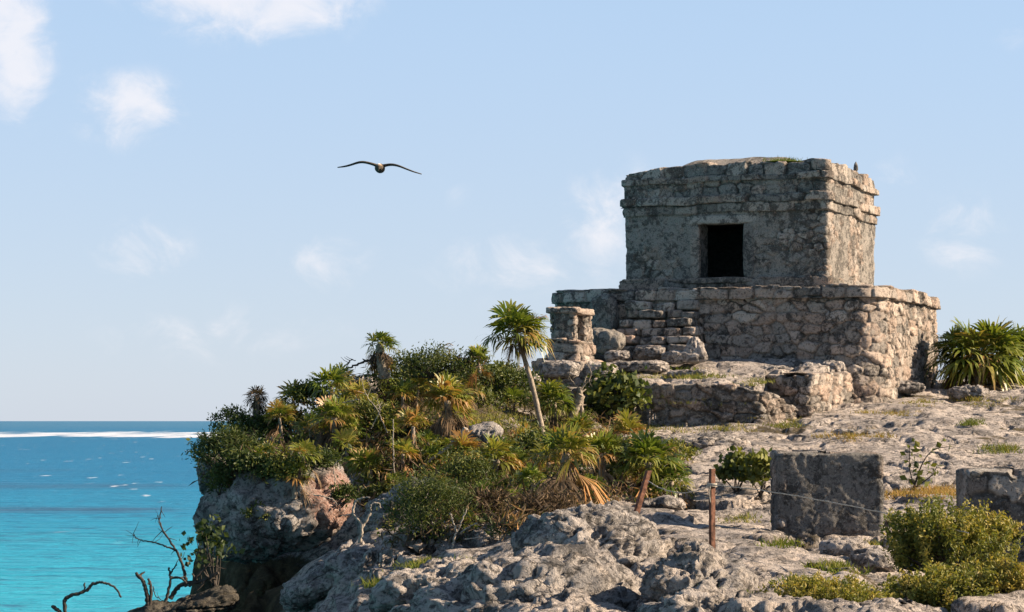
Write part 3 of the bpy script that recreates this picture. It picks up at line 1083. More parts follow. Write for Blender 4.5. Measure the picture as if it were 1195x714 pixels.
w1 = open_path([xy(625, 56.6), xy(660, 55.6), xy(705, 54.75), xy(800, 54.15), xy(888, 53.75), xy(914, 55.2), xy(932, 56.4)], 0.028)
mb = MB()
add_band(mb, w1, -0.45, 1.0, 0.06, 0.028, (0.42, 0.27, 0.95), 0.07, 0.05, 0.35, seed=101, closed=False, lip=1.1, rough=0.05, topvar=0.05, wob=0.02,
         ruin=topline(w1, [(625, 455), (665, 452), (705, 450), (735, 449), (800, 448), (868, 451), (888, 456), (905, 466), (925, 476)]))
single(mb, 'retaining_wall', M_temple, P(800, 500, 54), 'low crumbling retaining wall of grey and reddish rubble below the temple terrace', 'wall')
w2 = open_path([xy(858, 57.9), xy(900, 56.9), xy(944, 56.0), xy(985, 58.0), xy(1024, 60.5)], 0.028)
mb = MB()
add_band(mb, w2, -0.25, 1.2, 0.05, 0.028, (0.36, 0.24, 0.85), 0.06, 0.04, 0.0, seed=111, closed=False, lip=0.9, rough=0.04, topvar=0.05, wob=0.02,
         ruin=topline(w2, [(858, 441), (900, 440), (944, 438), (985, 437), (1022, 434)]))
single(mb, 'terrace_wall', M_rubble, P(960, 470, 57), 'sunlit stub of rubble wall running back to the foot of the platform', 'wall')


# small shrine left of the temple
SO = np.array(xy(671, 56.2))


def loc_s(f, d):
    p = SO + E_F * f + E_D * d
    return (p[0], p[1])


SH = empty('small_shrine', (SO[0] - 0.2, SO[1] + 0.6, 1.0), 'tiny ruined shrine with a slab roof and a small window beside the stairway', 'shrine')
mb = MB()
add_band(mb, rrect(-0.22, 1.0, -0.15, 1.35, 0.1, 0.028, loc_s), 0.7, 1.42, 0.0, 0.028, (0.42, 0.26, 0.8), 0.07, 0.06, 0, seed=121, topvar=0.06, rough=0.04, lip=0.6)
add_band(mb, rrect(-0.05, 0.72, 0.0, 1.2, 0.08, 0.028, loc_s), 1.38, 1.92, 0.0, 0.028, (0.55, 0.26, 0.6), 0.06, 0.05, 0, seed=124, topvar=0.05, rough=0.03, lip=0.5)
child(mb, 'base', M_rubble, SH)
for k, (f0, f1, d0, d1) in enumerate([(0.04, 0.20, 0.06, 0.26), (0.04, 0.24, 0.80, 1.06), (0.62, 0.76, 0.35, 0.6)]):
    mb = MB()
    add_band(mb, rrect(f0, f1, d0, d1, 0.04, 0.02, loc_s), 1.84, 2.62, 0.0, 0.02, (0.24, 0.17, 0.5), 0.04, 0.025, 0, seed=131 + k, topvar=0.0, lip=0.08, rough=0.025, wob=0)
    child(mb, 'pillar', M_rubble, SH)
mb = MB()
add_band(mb, rrect(0.18, 0.56, 0.10, 0.30, 0.05, 0.025, loc_s), 1.84, 2.60, 0.0, 0.025, (0.3, 0.2, 0.7), 0.04, 0.03, 0.2, seed=141, topvar=0.0, lip=0.1, rough=0.03, wob=0)
add_band(mb, rrect(0.0, 0.7, 1.0, 1.15, 0.05, 0.025, loc_s), 1.84, 2.58, 0.0, 0.03, (0.3, 0.2, 0.7), 0.04, 0.03, 0.2, seed=142, topvar=0.0, lip=0.1, rough=0.03, wob=0)
child(mb, 'wall', M_temple, SH)
mb = MB()
for k, (f, d, hf, hd) in enumerate([(0.16, 0.25, 0.27, 0.33), (0.58, 0.3, 0.2, 0.36), (0.18, 0.88, 0.28, 0.34), (0.55, 0.9, 0.22, 0.32)]):
    a = loc_s(f, d)
    stone(mb, (a[0], a[1], 2.68 + 0.02 * (k % 2)), (hf, hd, 0.085), 150 + k, (0.04 * (k % 3 - 1), 0.03, -TH), 5, 0.12, 4, sid=0.7 + 0.1 * (k % 2))
child(mb, 'roof_slab', M_rubble, SH)

# two square piers in front
def box_frame(x0, y0):
    return lambda f, d: (x0 + f, y0 + d)


def pier(name, x0, x1, y0, y1, zb, zt, seed, label):
    mb = MB()
    fr = lambda f, d: (x1 - f, y0 + d)
    add_band(mb, rrect(0, x1 - x0, 0, y1 - y0, 0.05, 0.016, fr), zb, zt, 0.0, 0.016, (0.40, 0.25, 0.75), 0.020, 0.008, 0.40, seed=seed, lip=0.6, topvar=0.025, wob=0.03, rough=0.014,
             zshift=lambda S, X, Y: -0.07 * sstep(fbm(np.stack([X * 2.6, Y * 2.6, 0 * X], -1), 3, seed=seed + 5), 0.0, 0.25))
    single(mb, name, M_pier, ((x0 + x1) / 2, (y0 + y1) / 2, zb), label, 'pier', 'square masonry piers on the slope')


M_pier = masonry_mat('dark_grey_masonry', (0.15, 0.143, 0.134), (0.25, 0.237, 0.218), (0.48, 0.45, 0.41), 0.72, 0.50, 2.6)
pier('masonry_pier', 3.70, 5.13, 32.0, 33.0, -2.0, -0.475, 201, 'free-standing square grey masonry pier behind the thin rope, all of it visible')
pier('masonry_pier', 5.58, 6.75, 28.0, 29.0, -2.1, -0.63, 207, 'dark masonry pier partly hidden behind the large yellow-green bush')

# ------------------------------------------------------------------ boulders and loose stones
RED = P(388, 585, 38.2)
M_red = rock_mat('limestone_with_red_face', (0.13, 0.123, 0.117), (0.32, 0.295, 0.275), (0.50, 0.46, 0.43), 0.6, ((RED.x + 0.12, RED.y, RED.z), (0.55, 1.5, 0.58)))


def rock(name, c, half, seed, label, mat=None, rot=(0, 0, 0), sub=5, box=2.6, amp=0.20, freq=1.3, group=None, cat='boulder', pits=0.05, soil=0.0, crack=0.07):
    V, Fc = ICO[sub]
    n = (np.abs(V) ** box).sum(1) ** (1 / box)
    half = np.array(half, float)
    m = half.mean()
    U = V / n[:, None] * half
    q = U + seed * 5.3
    Nn = V / np.linalg.norm(V, axis=1)[:, None]
    r = amp * m * fbm(q * freq / m ** 0.5, 4, 0.5, seed=seed, mode='b') + 0.35 * amp * m * fbm(q * 0.8 / m, 2, seed=seed + 1)
    f1, f2, idn = worley3(q * 1.4 / m + 0.3 * np.stack([fbm(q * 1.5, 2, seed=s) for s in (4, 5, 6)], -1), seed)
    r = r - crack * m * (1 - sstep(f2 - f1, 0, 0.14)) * sstep(idn, 0.3, 0.6)
    kq = q + 0.08 * np.stack([fbm(q * 2.2, 2, seed=s) for s in (81, 82, 83)], -1)
    mm = min(1, m * 1.2)
    r = r + mm * (0.05 * fbm(kq * 4.2, 4, 0.62, seed=seed + 2, mode='b') + 0.022 * fbm(kq * 11, 3, 0.62, seed=seed + 5, mode='b'))
    r = r - 1.4 * pits * sstep(fbm(kq * 3.4, 3, 0.58, seed=seed + 9), 0.13, 0.32) - 0.6 * pits * sstep(fbm(kq * 8, 3, 0.6, seed=seed + 19), 0.12, 0.3)
    U = U + Nn * r[:, None]
    U = U @ rot_axes(*rot).T + np.array(tuple(c))
    zz = (U[:, 2] + 0.10 * fbm(q * 1.3, 3, seed=seed + 31)) / 0.19 + seed * 0.37
    gr = np.abs(zz - np.floor(zz) - 0.5)
    U = U - Nn * (0.05 * min(1, m * 1.6) * sstep(gr, 0.40, 0.49) * sstep(fbm(q * 0.9, 2, seed=seed + 33), -0.2, 0.25))[:, None]
    if name == 'overhanging_boulder':
        k = len(PICK[0])
        PICK[0].extend(tuple(v) for v in U)
        PICK[1].extend(tuple(int(i) + k for i in f) for f in Fc)
    mb = MB().add(U, Fc, soil=soil)
    return single(mb, name, mat or M_boulder, c, label, cat, group)


rock('overhanging_boulder', P(320, 592, 38.9), (1.38, 1.25, 0.84), 3, 'huge grey boulder overhanging the sea cliff with a reddish broken end', M_red, (0.1, -0.30, 0.05), 6, 2.35, 0.15, pits=0.055, crack=0.012)
rock('boulder', P(690, 652, 27.4), (0.93, 1.1, 0.62), 11, 'broad rounded pitted boulder below the leaning rusty post', None, (0, 0.05, 0.1), 6, 2.4, 0.18)
rock('boulder', P(612, 716, 24.2), (1.28, 1.25, 0.56), 12, 'wide smooth blue-grey rock slab at the lower edge of the slope', None, (0.1, -0.12, 0.2), 6, 2.4, 0.18)
rock('boulder', P(812, 704, 23.3), (0.62, 0.8, 0.50), 13, 'pitted cream rock with a dark hollow below the upright rusty post', None, (0.1, 0.05, -0.2), 6, 2.6, 0.24)
rock('boulder', P(830, 745, 20.5), (0.62, 0.7, 0.42), 14, 'pale rough rock cut by the bottom edge under the hollowed rock', None, (0, 0.1, 0.3), 6, 2.5, 0.24)
rock('boulder', P(465, 592, 37.3), (0.80, 0.5, 0.28), 15, 'long pale rock ridge slanting beside the dark green bush', None, (0.2, -0.55, 0.1), 5, 2.5, 0.2)
rock('boulder', P(412, 664, 34.5), (0.5, 0.6, 0.30), 16, 'grey-violet rock shelf under the dark cleft of the overhanging boulder', None, (0.1, -0.35, 0.1), 5, 2.5, 0.22)
rock('boulder', P(362, 684, 34.6), (0.5, 0.6, 0.24), 17, 'pinkish grey rock lying against the underside of the overhang', None, (0.1, -0.45, 0), 5, 2.5, 0.22)
rock('boulder', P(486, 436, 47.5), (0.30, 0.3, 0.2), 18, 'pale sunlit rock poking out near the hilltop below the dark windswept palm', None, (0, 0.3, 0), 4)
rock('boulder', P(425, 452, 46.0), (0.36, 0.4, 0.26), 19, 'grey rock in shade under the dark windswept hilltop palm', None, (0, 0.1, 0), 4)
rock('boulder', P(607, 446, 53.2), (0.5, 0.5, 0.30), 20, 'grey rock at the foot of the small shrine behind the leaning palm', None, (0, 0.1, 0), 5)
rock('boulder', P(560, 510, 42.5), (0.42, 0.4, 0.24), 21, 'whitish rock patch on the open turf left of the leaning palm', None, (0, -0.5, 0), 5)
rock('boulder', P(640, 583, 35.0), (0.24, 0.24, 0.18), 22, 'small brown rounded stone under the hanging dead fronds', None, (0, 0, 0), 4, soil=0.3)
rock('boulder', P(945, 433, 57.8), (0.36, 0.34, 0.22), 23, 'pale rounded rock topping the sunlit wall stub, nearest its corner', None, (0, 0, 0), 5)
rock('boulder', P(972, 431, 58.4), (0.34, 0.34, 0.24), 24, 'brown-grey rounded rock against the foot of the platform behind the wall stub', None, (0, 0.1, 0), 5)
rock('boulder', P(1058, 452, 60.2), (0.50, 0.35, 0.16), 25, 'dark flat rock at the right foot of the rubble platform', None, (0, 0.05, 0), 5)
rock('boulder', P(1130, 458, 59.5), (0.55, 0.5, 0.2), 26, 'low grey rock below the big palm beside the platform', None, (0, 0, 0), 5)
rock('boulder', P(905, 541, 43.5), (0.6, 0.5, 0.2), 27, 'shadowed flat ledge of rock above the square grey pier', None, (0, 0, 0), 5)
rock('boulder', P(790, 518, 48.0), (1.5, 0.7, 0.22), 28, 'long undercut limestone ledge below the retaining wall', None, (0, 0.03, 0), 6)
rock('boulder', P(985, 643, 29.5), (0.34, 0.3, 0.17), 29, 'knobbly pale rock against the front foot of the square grey pier', None, (0, 0, 0), 5)
rock('boulder', P(1020, 655, 27.5), (0.30, 0.3, 0.17), 30, 'pitted rock with dark holes just left of the large yellow-green bush', None, (0, 0, 0.4), 5)
rock('boulder', P(893, 632, 31.2), (0.13, 0.12, 0.09), 41, 'small grey stone lying at the left foot of the square pier', None, (0, 0, 0.3), 4)
rock('boulder', P(1042, 634, 30.8), (0.12, 0.11, 0.07), 42, 'small pale stone lying at the right foot of the square pier', None, (0, 0, 0.1), 4)
rock('boulder', P(772, 590, 35.8), (0.36, 0.3, 0.14), 31, 'grey rock between the two rusty posts', None, (0, 0, 0.2), 5)
rock('boulder', P(735, 690, 25.0), (0.22, 0.25, 0.18), 32, 'small grey boulder wedged between the pitted boulder and the smooth slab', None, (0, 0, 0.2), 5)
rock('boulder', P(505, 690, 27.0), (0.8, 0.8, 0.30), 33, 'shaded smooth bedrock hump beside the mossy turf at the lower edge', None, (0, -0.25, 0), 6)
rock('boulder', P(1002, 506, 50.3), (0.55, 0.4, 0.12), 34, 'flat dark-edged rock on the pale slope above the square grey pier', None, (0, 0.05, 0), 5)
rock('boulder', P(249, 556, 39.4), (0.28, 0.45, 0.36), 35, 'grey rock knob at the outermost seaward edge above the overhang', M_red, (0, 0, 0), 5)

BV = BVHTree.FromPolygons(*PICK)
M_ledge = rock_mat('shade_darkened_rock', (0.05, 0.045, 0.035), (0.10, 0.09, 0.07), (0.20, 0.18, 0.15), 0.7)  # ledge palette darkened, shade at the cliff foot put into the colour
rock('boulder', P(202, 718, 36.6), (1.0, 0.7, 0.24), 36, 'rock ledge coloured dark as shade from which the dead branches rise at the foot of the cliff', M_ledge, (0, -0.3, 0), 6, 2.6, 0.2)
TS = [((757, 411, 58.6), (0.42, 0.3, 0.15), 'flat buff stone lying below the stairway, the one nearer the shrine'),
      ((797, 417, 58.2), (0.52, 0.3, 0.16), 'flat brown stone lying below the stairway beside the pointed stone'),
      ((841, 457, 54.3), (0.36, 0.22, 0.10), 'pale flat slab set on top of the low retaining wall'),
      ((720, 415, 58.4), (0.34, 0.3, 0.14), 'rounded pinkish stone beside the small shrine'),
      ((745, 428, 57.0), (0.75, 0.5, 0.16), 'smooth sunlit rock step between shrine and pointed stone'),
      ((700, 432, 56.4), (0.45, 0.5, 0.2), 'pale rock against the sunny side of the small shrine'),
      ((805, 436, 56.4), (0.55, 0.3, 0.10), 'reddish flat stone half sunk in the terrace turf'),
      ((652, 432, 54.9), (0.5, 0.4, 0.22), 'grey block fallen in front of the small shrine'),
      ((900, 432, 58.3), (0.5, 0.3, 0.12), 'low pale rock on the terrace close under the platform wall')]
for k, (c, hf, lb) in enumerate(TS):
    rock('loose_stone', P(*c), hf, 60 + k, lb, None, (0, 0.04 * (k % 3 - 1), -0.2), 5, 3.4, 0.14, cat='stone', pits=0.02)
# pointed stone leaning by the steps
mb = MB()
V, Fc = ICO[5]
U = V / ((np.abs(V) ** 3).sum(1) ** (1 / 3))[:, None] * np.array([0.30, 0.2, 0.32])
U[:, :2] *= np.clip(0.95 - 0.9 * (U[:, 2:3] / 0.64 + 0.1), 0.25, 1.3)
U = U + V * (0.05 * fbm(V * 2.5, 4, seed=6, mode='b'))[:, None]
mb.add(U + np.array(P(811, 408, 58.1)), Fc, soil=0)
single(mb, 'loose_stone', M_boulder, P(811, 420, 58.1), 'upright pointed buff stone at the right foot of the stairway', 'stone')

# ------------------------------------------------------------------ posts and rope
M_rust = plain_mat('rusty_iron', (0.135, 0.062, 0.038), 0.85, 0.3, 0.65, 14)
M_rope = plain_mat('old_rope', (0.36, 0.33, 0.28), 0.9, 0.1, 0.3, 40)


def angle_post(base, top, wdt, th, label, seed):
    b, t = np.array(tuple(base)), np.array(tuple(top))
    n = 40
    prof = np.array([(-1, -1), (1, -1), (1, -1 + 2 * th), (-1 + 2 * th, -1 + 2 * th), (-1 + 2 * th, 1), (-1, 1)]) * wdt / 2
    prof = prof @ np.array([[math.cos(0.5), math.sin(0.5)], [-math.sin(0.5), math.cos(0.5)]])
    V = []
    for k in range(n):
        s_ = k / (n - 1)
        c = b + (t - b) * s_
        jit = 1 + 0.05 * math.sin(k * 1.3 + seed)
        V += [(c[0] + p[0] * jit, c[1] + p[1] * jit, c[2]) for p in prof]
    mb = MB().add(V, grid_faces(n, 6, True))
    m = (n - 1) * 6
    mb.add(np.array(V)[m:m + 6], [(0, 1, 2, 3), (0, 3, 4, 5)])
    return single_part(mb, base, label)


def single_part(mb, base, label):
    o = mb.build('metal_post', M_rust, origin=tuple(base), smooth=False)
    return tag(o, label, 'post', 'rusty fence posts')


p1b, p1t = P(831, 648, 29.0), P(831, 547, 29.0)
angle_post(p1b, p1t, 0.058, 0.16, 'upright slim rusty iron post standing on bare rock', 1)
p2b, p2t = P(741, 604, 32.6), P(757, 549, 32.6)
angle_post(p2b, p2t, 0.07, 0.18, 'short rusty iron post leaning over under the bright fan palm', 2)
mb = MB()
rp = [P(756, 561, 32.5), P(772, 570, 32), P(795, 575, 31), P(818, 571, 29.6), P(831, 566, 28.94)]
tube(mb, curve_pts(rp, 40, 0.004, 1), 0.0075, 5)
rp = [P(831, 566, 28.94), P(850, 567.5, 28.4), P(900, 574, 27.5), P(965, 585, 26.6), P(1030, 598, 25.6), P(1080, 609, 24.6), P(1130, 622, 23.6)]
tube(mb, curve_pts(rp, 60, 0.003, 2), 0.0068, 5)
for k in range(4):
    an = np.linspace(0, 2 * PI, 13)
    tube(mb, np.stack([p1t.x + 0.058 * np.cos(an), 29.0 + 0.058 * np.sin(an), np.full(13, P(831, 566, 29).z - 0.015 + 0.011 * k)], 1), 0.007, 5)
tube(mb, curve_pts([P(829, 566, 28.93), P(828, 575, 28.9), P(829, 586, 28.92)], 10), 0.005, 4)
single(mb, 'rope', M_rope, rp[0], 'thin sagging pale rope strung from the rusty posts past the square pier', 'rope')

# ------------------------------------------------------------------ bird
def make_bird():
    Y0 = 54.0
    c = P(443, 195, Y0)
    S = Y0 / F / 7.967                                     # one unit of the enlarged view in metres

    def z7(x, y, dep):
        return np.array([(x - 583) * S, dep, -(y - 283) * S])
    mb = MB()

    def loft(secs, n=14):
        V = []
        for (ctr, ra, rb, ua, ub) in secs:
            for k in range(n):
                a = 2 * PI * k / n
                V.append(ctr + ua * ra * math.cos(a) + ub * rb * math.sin(a))
        V = np.array(V)
        mb.add(V, grid_faces(len(secs), n, True))
        for base, fl in ((0, 1), ((len(secs) - 1) * n, 0)):
            mb.add(np.vstack([V[base:base + n], V[base:base + n].mean(0)]), [((i + 1) % n, i, n) if fl else (i, (i + 1) % n, n) for i in range(n)])
    ux, uz, uy = np.array([1., 0, 0]), np.array([0, 0, 1.]), np.array([0, 1., 0])
    # body seen head-on: long axis runs away from the viewer
    loft([(z7(583, 288 + dz, dep), r, r * 0.92, ux, uz) for dep, r, dz in ((-0.40, 0.012, 25), (-0.36, 0.05, 14), (-0.30, 0.075, 0), (-0.22, 0.075, -2), (-0.14, 0.075, 2), (-0.05, 0.10, 2), (0.08, 0.122, 0), (0.25, 0.115, 0), (0.42, 0.08, 0), (0.55, 0.05, 0), (0.66, 0.035, 0))])
    # bill hanging in front of the breast
    loft([(z7(581, 290 + q * 46, -0.36 - 0.03 * q), 0.028 * (1 - q * 0.8), 0.022 * (1 - q * 0.7), ux, uy) for q in (0, 0.35, 0.7, 1.0)], 10)

    def wing(ctrl, chord):
        q = curve_pts([z7(x, y, dep) for x, y, dep in ctrl], 28)
        secs = []
        for k, p in enumerate(q):
            t = k / (len(q) - 1)
            ch = np.interp(t, [0, 0.15, 0.5, 0.8, 1], chord)
            th = np.interp(t, [0, 0.2, 1], [0.050, 0.030, 0.012])
            secs.append((p + uy * ch * 0.12, ch / 2, th, uy, uz))
        loft(secs, 12)
    wing([(575, 275, 0.08), (525, 254, 0.06), (450, 237, 0.0), (390, 238, -0.02), (300, 262, 0.05), (240, 272, 0.12), (185, 276, 0.2)], [0.30, 0.30, 0.28, 0.20, 0.06])
    wing([(592, 278, 0.08), (632, 263, 0.06), (695, 258, 0.0), (760, 271, -0.02), (830, 296, 0.05), (900, 320, 0.12), (972, 339, 0.2)], [0.30, 0.30, 0.28, 0.20, 0.06])
    V = np.concatenate(mb.v)
    me = bpy.data.meshes.new('tmp')
    fc = [tuple(f) for a in mb.q for f in a] + [tuple(f) for a in mb.t for f in a]
    me.from_pydata([tuple(v) for v in V], [], fc)
    me.update()
    t_ = bpy.data.objects.new('tmp', me)
    COL.objects.link(t_)
    md = t_.modifiers.new('r', 'REMESH')
    md.mode = 'VOXEL'
    md.voxel_size = 0.009
    dg = bpy.context.evaluated_depsgraph_get()
    ev = bpy.data.meshes.new_from_object(t_.evaluated_get(dg))
    bpy.data.objects.remove(t_)
    m, t, b = new_mat('plumage', 0.8, 0.1)
    tc = t.node('ShaderNodeTexCoord').outputs['Object']
    sp = t.node('ShaderNodeSeparateXYZ')
    t.l.new(tc, sp.inputs[0])
    nz = t.noise(t.mapping(tc, (30, 8, 30)), 1, 4, 0.6)
    col = t.ramp(nz, [(0.35, (0.035, 0.03, 0.025)), (0.65, (0.10, 0.08, 0.06))])
    ax = t.math('ABSOLUTE', sp.outputs[0])
    front = t.math('MULTIPLY', t.smooth(sp.outputs[1], -0.16, -0.24), t.smooth(ax, 0.12, 0.09))
    col = t.mix(t.math('MULTIPLY', front, t.smooth(sp.outputs[2], -0.01, 0.03)), col, (0.36, 0.26, 0.18))
    col = t.mix(t.math('MULTIPLY', front, t.smooth(sp.outputs[2], 0.03, 0.05)), col, (0.85, 0.84, 0.80))
    t.l.new(col, b.inputs['Base Color'])
    ev.materials.clear()
    ev.materials.append(m)
    for p in ev.polygons:
        p.use_smooth = True
    o = bpy.data.objects.new('seabird', ev)
    o.location = c
    COL.objects.link(o)
    tag(o, 'brown pelican-like seabird gliding head-on with long arched wings spread', 'bird')


make_bird()
# ------------------------------------------------------------------ plants
M_frond = leaf_mat('palm_leaf', [(0.0, (0.018, 0.036, 0.010)), (0.3, (0.060, 0.100, 0.018)), (0.55, (0.13, 0.165, 0.026)), (0.75, (0.22, 0.215, 0.038)), (0.88, (0.26, 0.22, 0.06)), (1.0, (0.30, 0.16, 0.05))], 0.30, 0.42, 0.35)
M_dead = leaf_mat('dead_leaf', [(0.0, (0.045, 0.034, 0.025)), (0.4, (0.12, 0.085, 0.055)), (0.75, (0.25, 0.175, 0.105)), (1.0, (0.40, 0.20, 0.07))], 0.15, 0.8, 0.1)
M_bush = leaf_mat('bush_leaf', [(0.0, (0.016, 0.030, 0.010)), (0.3, (0.044, 0.066, 0.018)), (0.5, (0.092, 0.108, 0.026)), (0.75, (0.17, 0.175, 0.032)), (1.0, (0.32, 0.25, 0.06))], 0.28, 0.55, 0.25)
M_grass = leaf_mat('grass_blade', [(0.0, (0.05, 0.08, 0.016)), (0.35, (0.13, 0.16, 0.03)), (0.65, (0.27, 0.23, 0.07)), (1.0, (0.34, 0.20, 0.075))], 0.3, 0.7, 0.1)
M_bark = plain_mat('grey_bark', (0.24, 0.20, 0.155), 0.9, 0.1, 0.45, 18)
M_dkbark = plain_mat('dark_twigs', (0.055, 0.047, 0.04), 0.9, 0.1, 0.4, 20)
M_drift = plain_mat('bleached_wood', (0.27, 0.235, 0.195), 0.9, 0.1, 0.35, 16)


def unit(v):
    return v / (np.linalg.norm(v) + 1e-9)


def fan_leaf(mb, org, d, R, rg, nl=16, tint=0.45, droop=0.15, span=2.1, pet=0.45, wid=0.075, wind=None, tip=0.15, pmb=None, jit=0.06):
    """one fan-shaped palm leaf: stalk plus leaflets radiating from its end"""
    d = unit(d)
    side = unit(np.cross(d, [rg.normal(0, .25), rg.normal(0, .25), 1.0]))
    nrm = unit(np.cross(side, d))
    L = R * pet * rg.uniform(0.75, 1.15)
    hub = org + d * L + np.array([0, 0, -droop * L * 0.25])
    tube(pmb or mb, [org, org + d * L * 0.5 + nrm * 0.02 * R, hub], [R * 0.016, R * 0.012, R * 0.010], 4, tint=min(1, tint + 0.12))
    bl = R * (1 - pet) * rg.uniform(0.9, 1.15)
    ph = np.linspace(-span, span, nl) + rg.normal(0, 0.04, nl)
    ln = bl * (0.62 + 0.38 * np.cos(ph * 0.55)) * rg.uniform(0.85, 1.08, nl)
    fold = rg.uniform(0.1, 0.6)
    dirs = np.cos(ph)[:, None] * d + np.sin(ph)[:, None] * side + nrm * (fold * np.abs(np.sin(ph)) - 0.05)[:, None]
    dirs = dirs + rg.normal(0, jit, dirs.shape)
    if wind is not None:
        dirs = dirs + np.asarray(wind) * 0.7
    dirs /= np.linalg.norm(dirs, axis=1)[:, None]
    wv = np.cross(dirs, nrm)
    wv /= np.linalg.norm(wv, axis=1)[:, None] + 1e-9
    wd = (wid * bl * rg.uniform(0.8, 1.2, nl))[:, None]
    g = np.array([0, 0, -1.0])
    p0 = np.repeat(hub[None], nl, 0)
    pm = hub + dirs * (ln * 0.5)[:, None] + g * (droop * ln * 0.12)[:, None]
    p3 = hub + dirs * (ln * 0.80)[:, None] + g * (droop * ln * 0.40)[:, None]
    pt = hub + dirs * (ln * 1.0)[:, None] + g * (droop * ln * rg.uniform(0.6, 1.1, nl))[:, None]
    V = np.stack([p0, pm - wv * wd, pm + wv * wd, p3 - wv * wd * 0.65, p3 + wv * wd * 0.65, pt], 1)
    tt = tint + rg.normal(0, 0.06, nl)
    tv = np.stack([tt - 0.03, tt, tt, tt + tip * 0.4, tt + tip * 0.4, tt + tip], 1)
    b = np.arange(nl)[:, None, None] * 6
    tri = (b + np.array([[0, 1, 2], [3, 5, 4]])[None]).reshape(-1, 3)
    qd = (np.arange(nl)[:, None] * 6 + np.array([1, 3, 4, 2])[None])
    mb.add(V.reshape(-1, 3), tri, tint=np.clip(tv, 0, 1).ravel())
    mb.q.append(qd + (mb.n - nl * 6))


PALMS = []


def palm(name, label, base, crown, R, n=22, tint=0.45, dead=8, skirt=0.8, wind=(0, 0, 0), seed=1, up=(-0.35, 1.0), trunk_r=0.05, nl=16, group='fan palms on the cliff', var=0.10,
         dead_tint=0.5, lean=(0, 0, 0), bark=None, cat='palm', crown_mat=None):
    rg = np.random.default_rng(seed)
    base = np.array(tuple(base), float)
    crown = np.array(tuple(crown), float)
    root = empty(name, tuple(base), label, cat, group)
    H = np.linalg.norm(crown - base)
    mb = MB()
    mid = base * 0.45 + crown * 0.55 + np.array([0.06 * H * rg.normal(), 0, -0.03 * H]) * (1 if H > 1.2 else 0.5)
    tp = curve_pts([base - [0, 0, 0.1], mid, crown], 22)
    tube(mb, tp, np.linspace(trunk_r * 1.25, trunk_r * 0.85, len(tp)), 8, bump=0.08, seed=seed)
    child(mb, 'trunk', bark or M_bark, root)
    mb = MB()
    wd = np.array(wind, float)
    for i in range(n):
        e = up[0] + (up[1] - up[0]) * (i + 0.5) / n
        az = i * 2.39996 + rg.normal(0, 0.25)
        ce = math.sqrt(max(0, 1 - min(0.98, abs(e)) ** 2))
        d = np.array([math.cos(az) * ce, math.sin(az) * ce, e]) + wd * rg.uniform(0.6, 1.3) + np.array(lean)
        low = 1 - (i + 0.5) / n
        t = tint + rg.normal(0, var) + (0.16 if low > 0.8 else 0) + (0.32 if rg.random() < 0.12 else 0)
        fan_leaf(mb, crown + np.array([0, 0, 0.03 * R]), d, R * rg.uniform(0.82, 1.1), rg, nl, t, 0.22 + 0.5 * low, rg.uniform(1.5, 2.2), 0.42, 0.054, wd if np.any(wd) else None, rg.choice([0.06, 0.14, 0.14, 0.42]), jit=rg.choice([0.05, 0.09, 0.18]))
    child(mb, 'crown', crown_mat or M_frond, root, smooth=False)
    if dead:
        mb = MB()
        for i in range(dead):
            az = i * 2.39996 + rg.normal(0, 0.4)
            e = rg.uniform(-1.0, -0.35)
            d = np.array([math.cos(az) * 0.55, math.sin(az) * 0.55, e]) + wd * 0.6
            fan_leaf(mb, crown - np.array([0, 0, 0.05 * R + rg.uniform(0, 0.25) * skirt * R]), d, R * skirt * rg.uniform(0.8, 1.25), rg, nl, dead_tint + rg.normal(0, 0.2), rg.uniform(0.5, 1.1), rg.uniform(0.35, 0.9), 0.35, 0.024, None, 0.15, jit=0.16)
        child(mb, 'dead_fronds', M_dead, root, smooth=False)
    return root


def sky_crown(px, py, base):
    """crown position above a base point, at the base's distance"""
    return P(px, py, base.y)


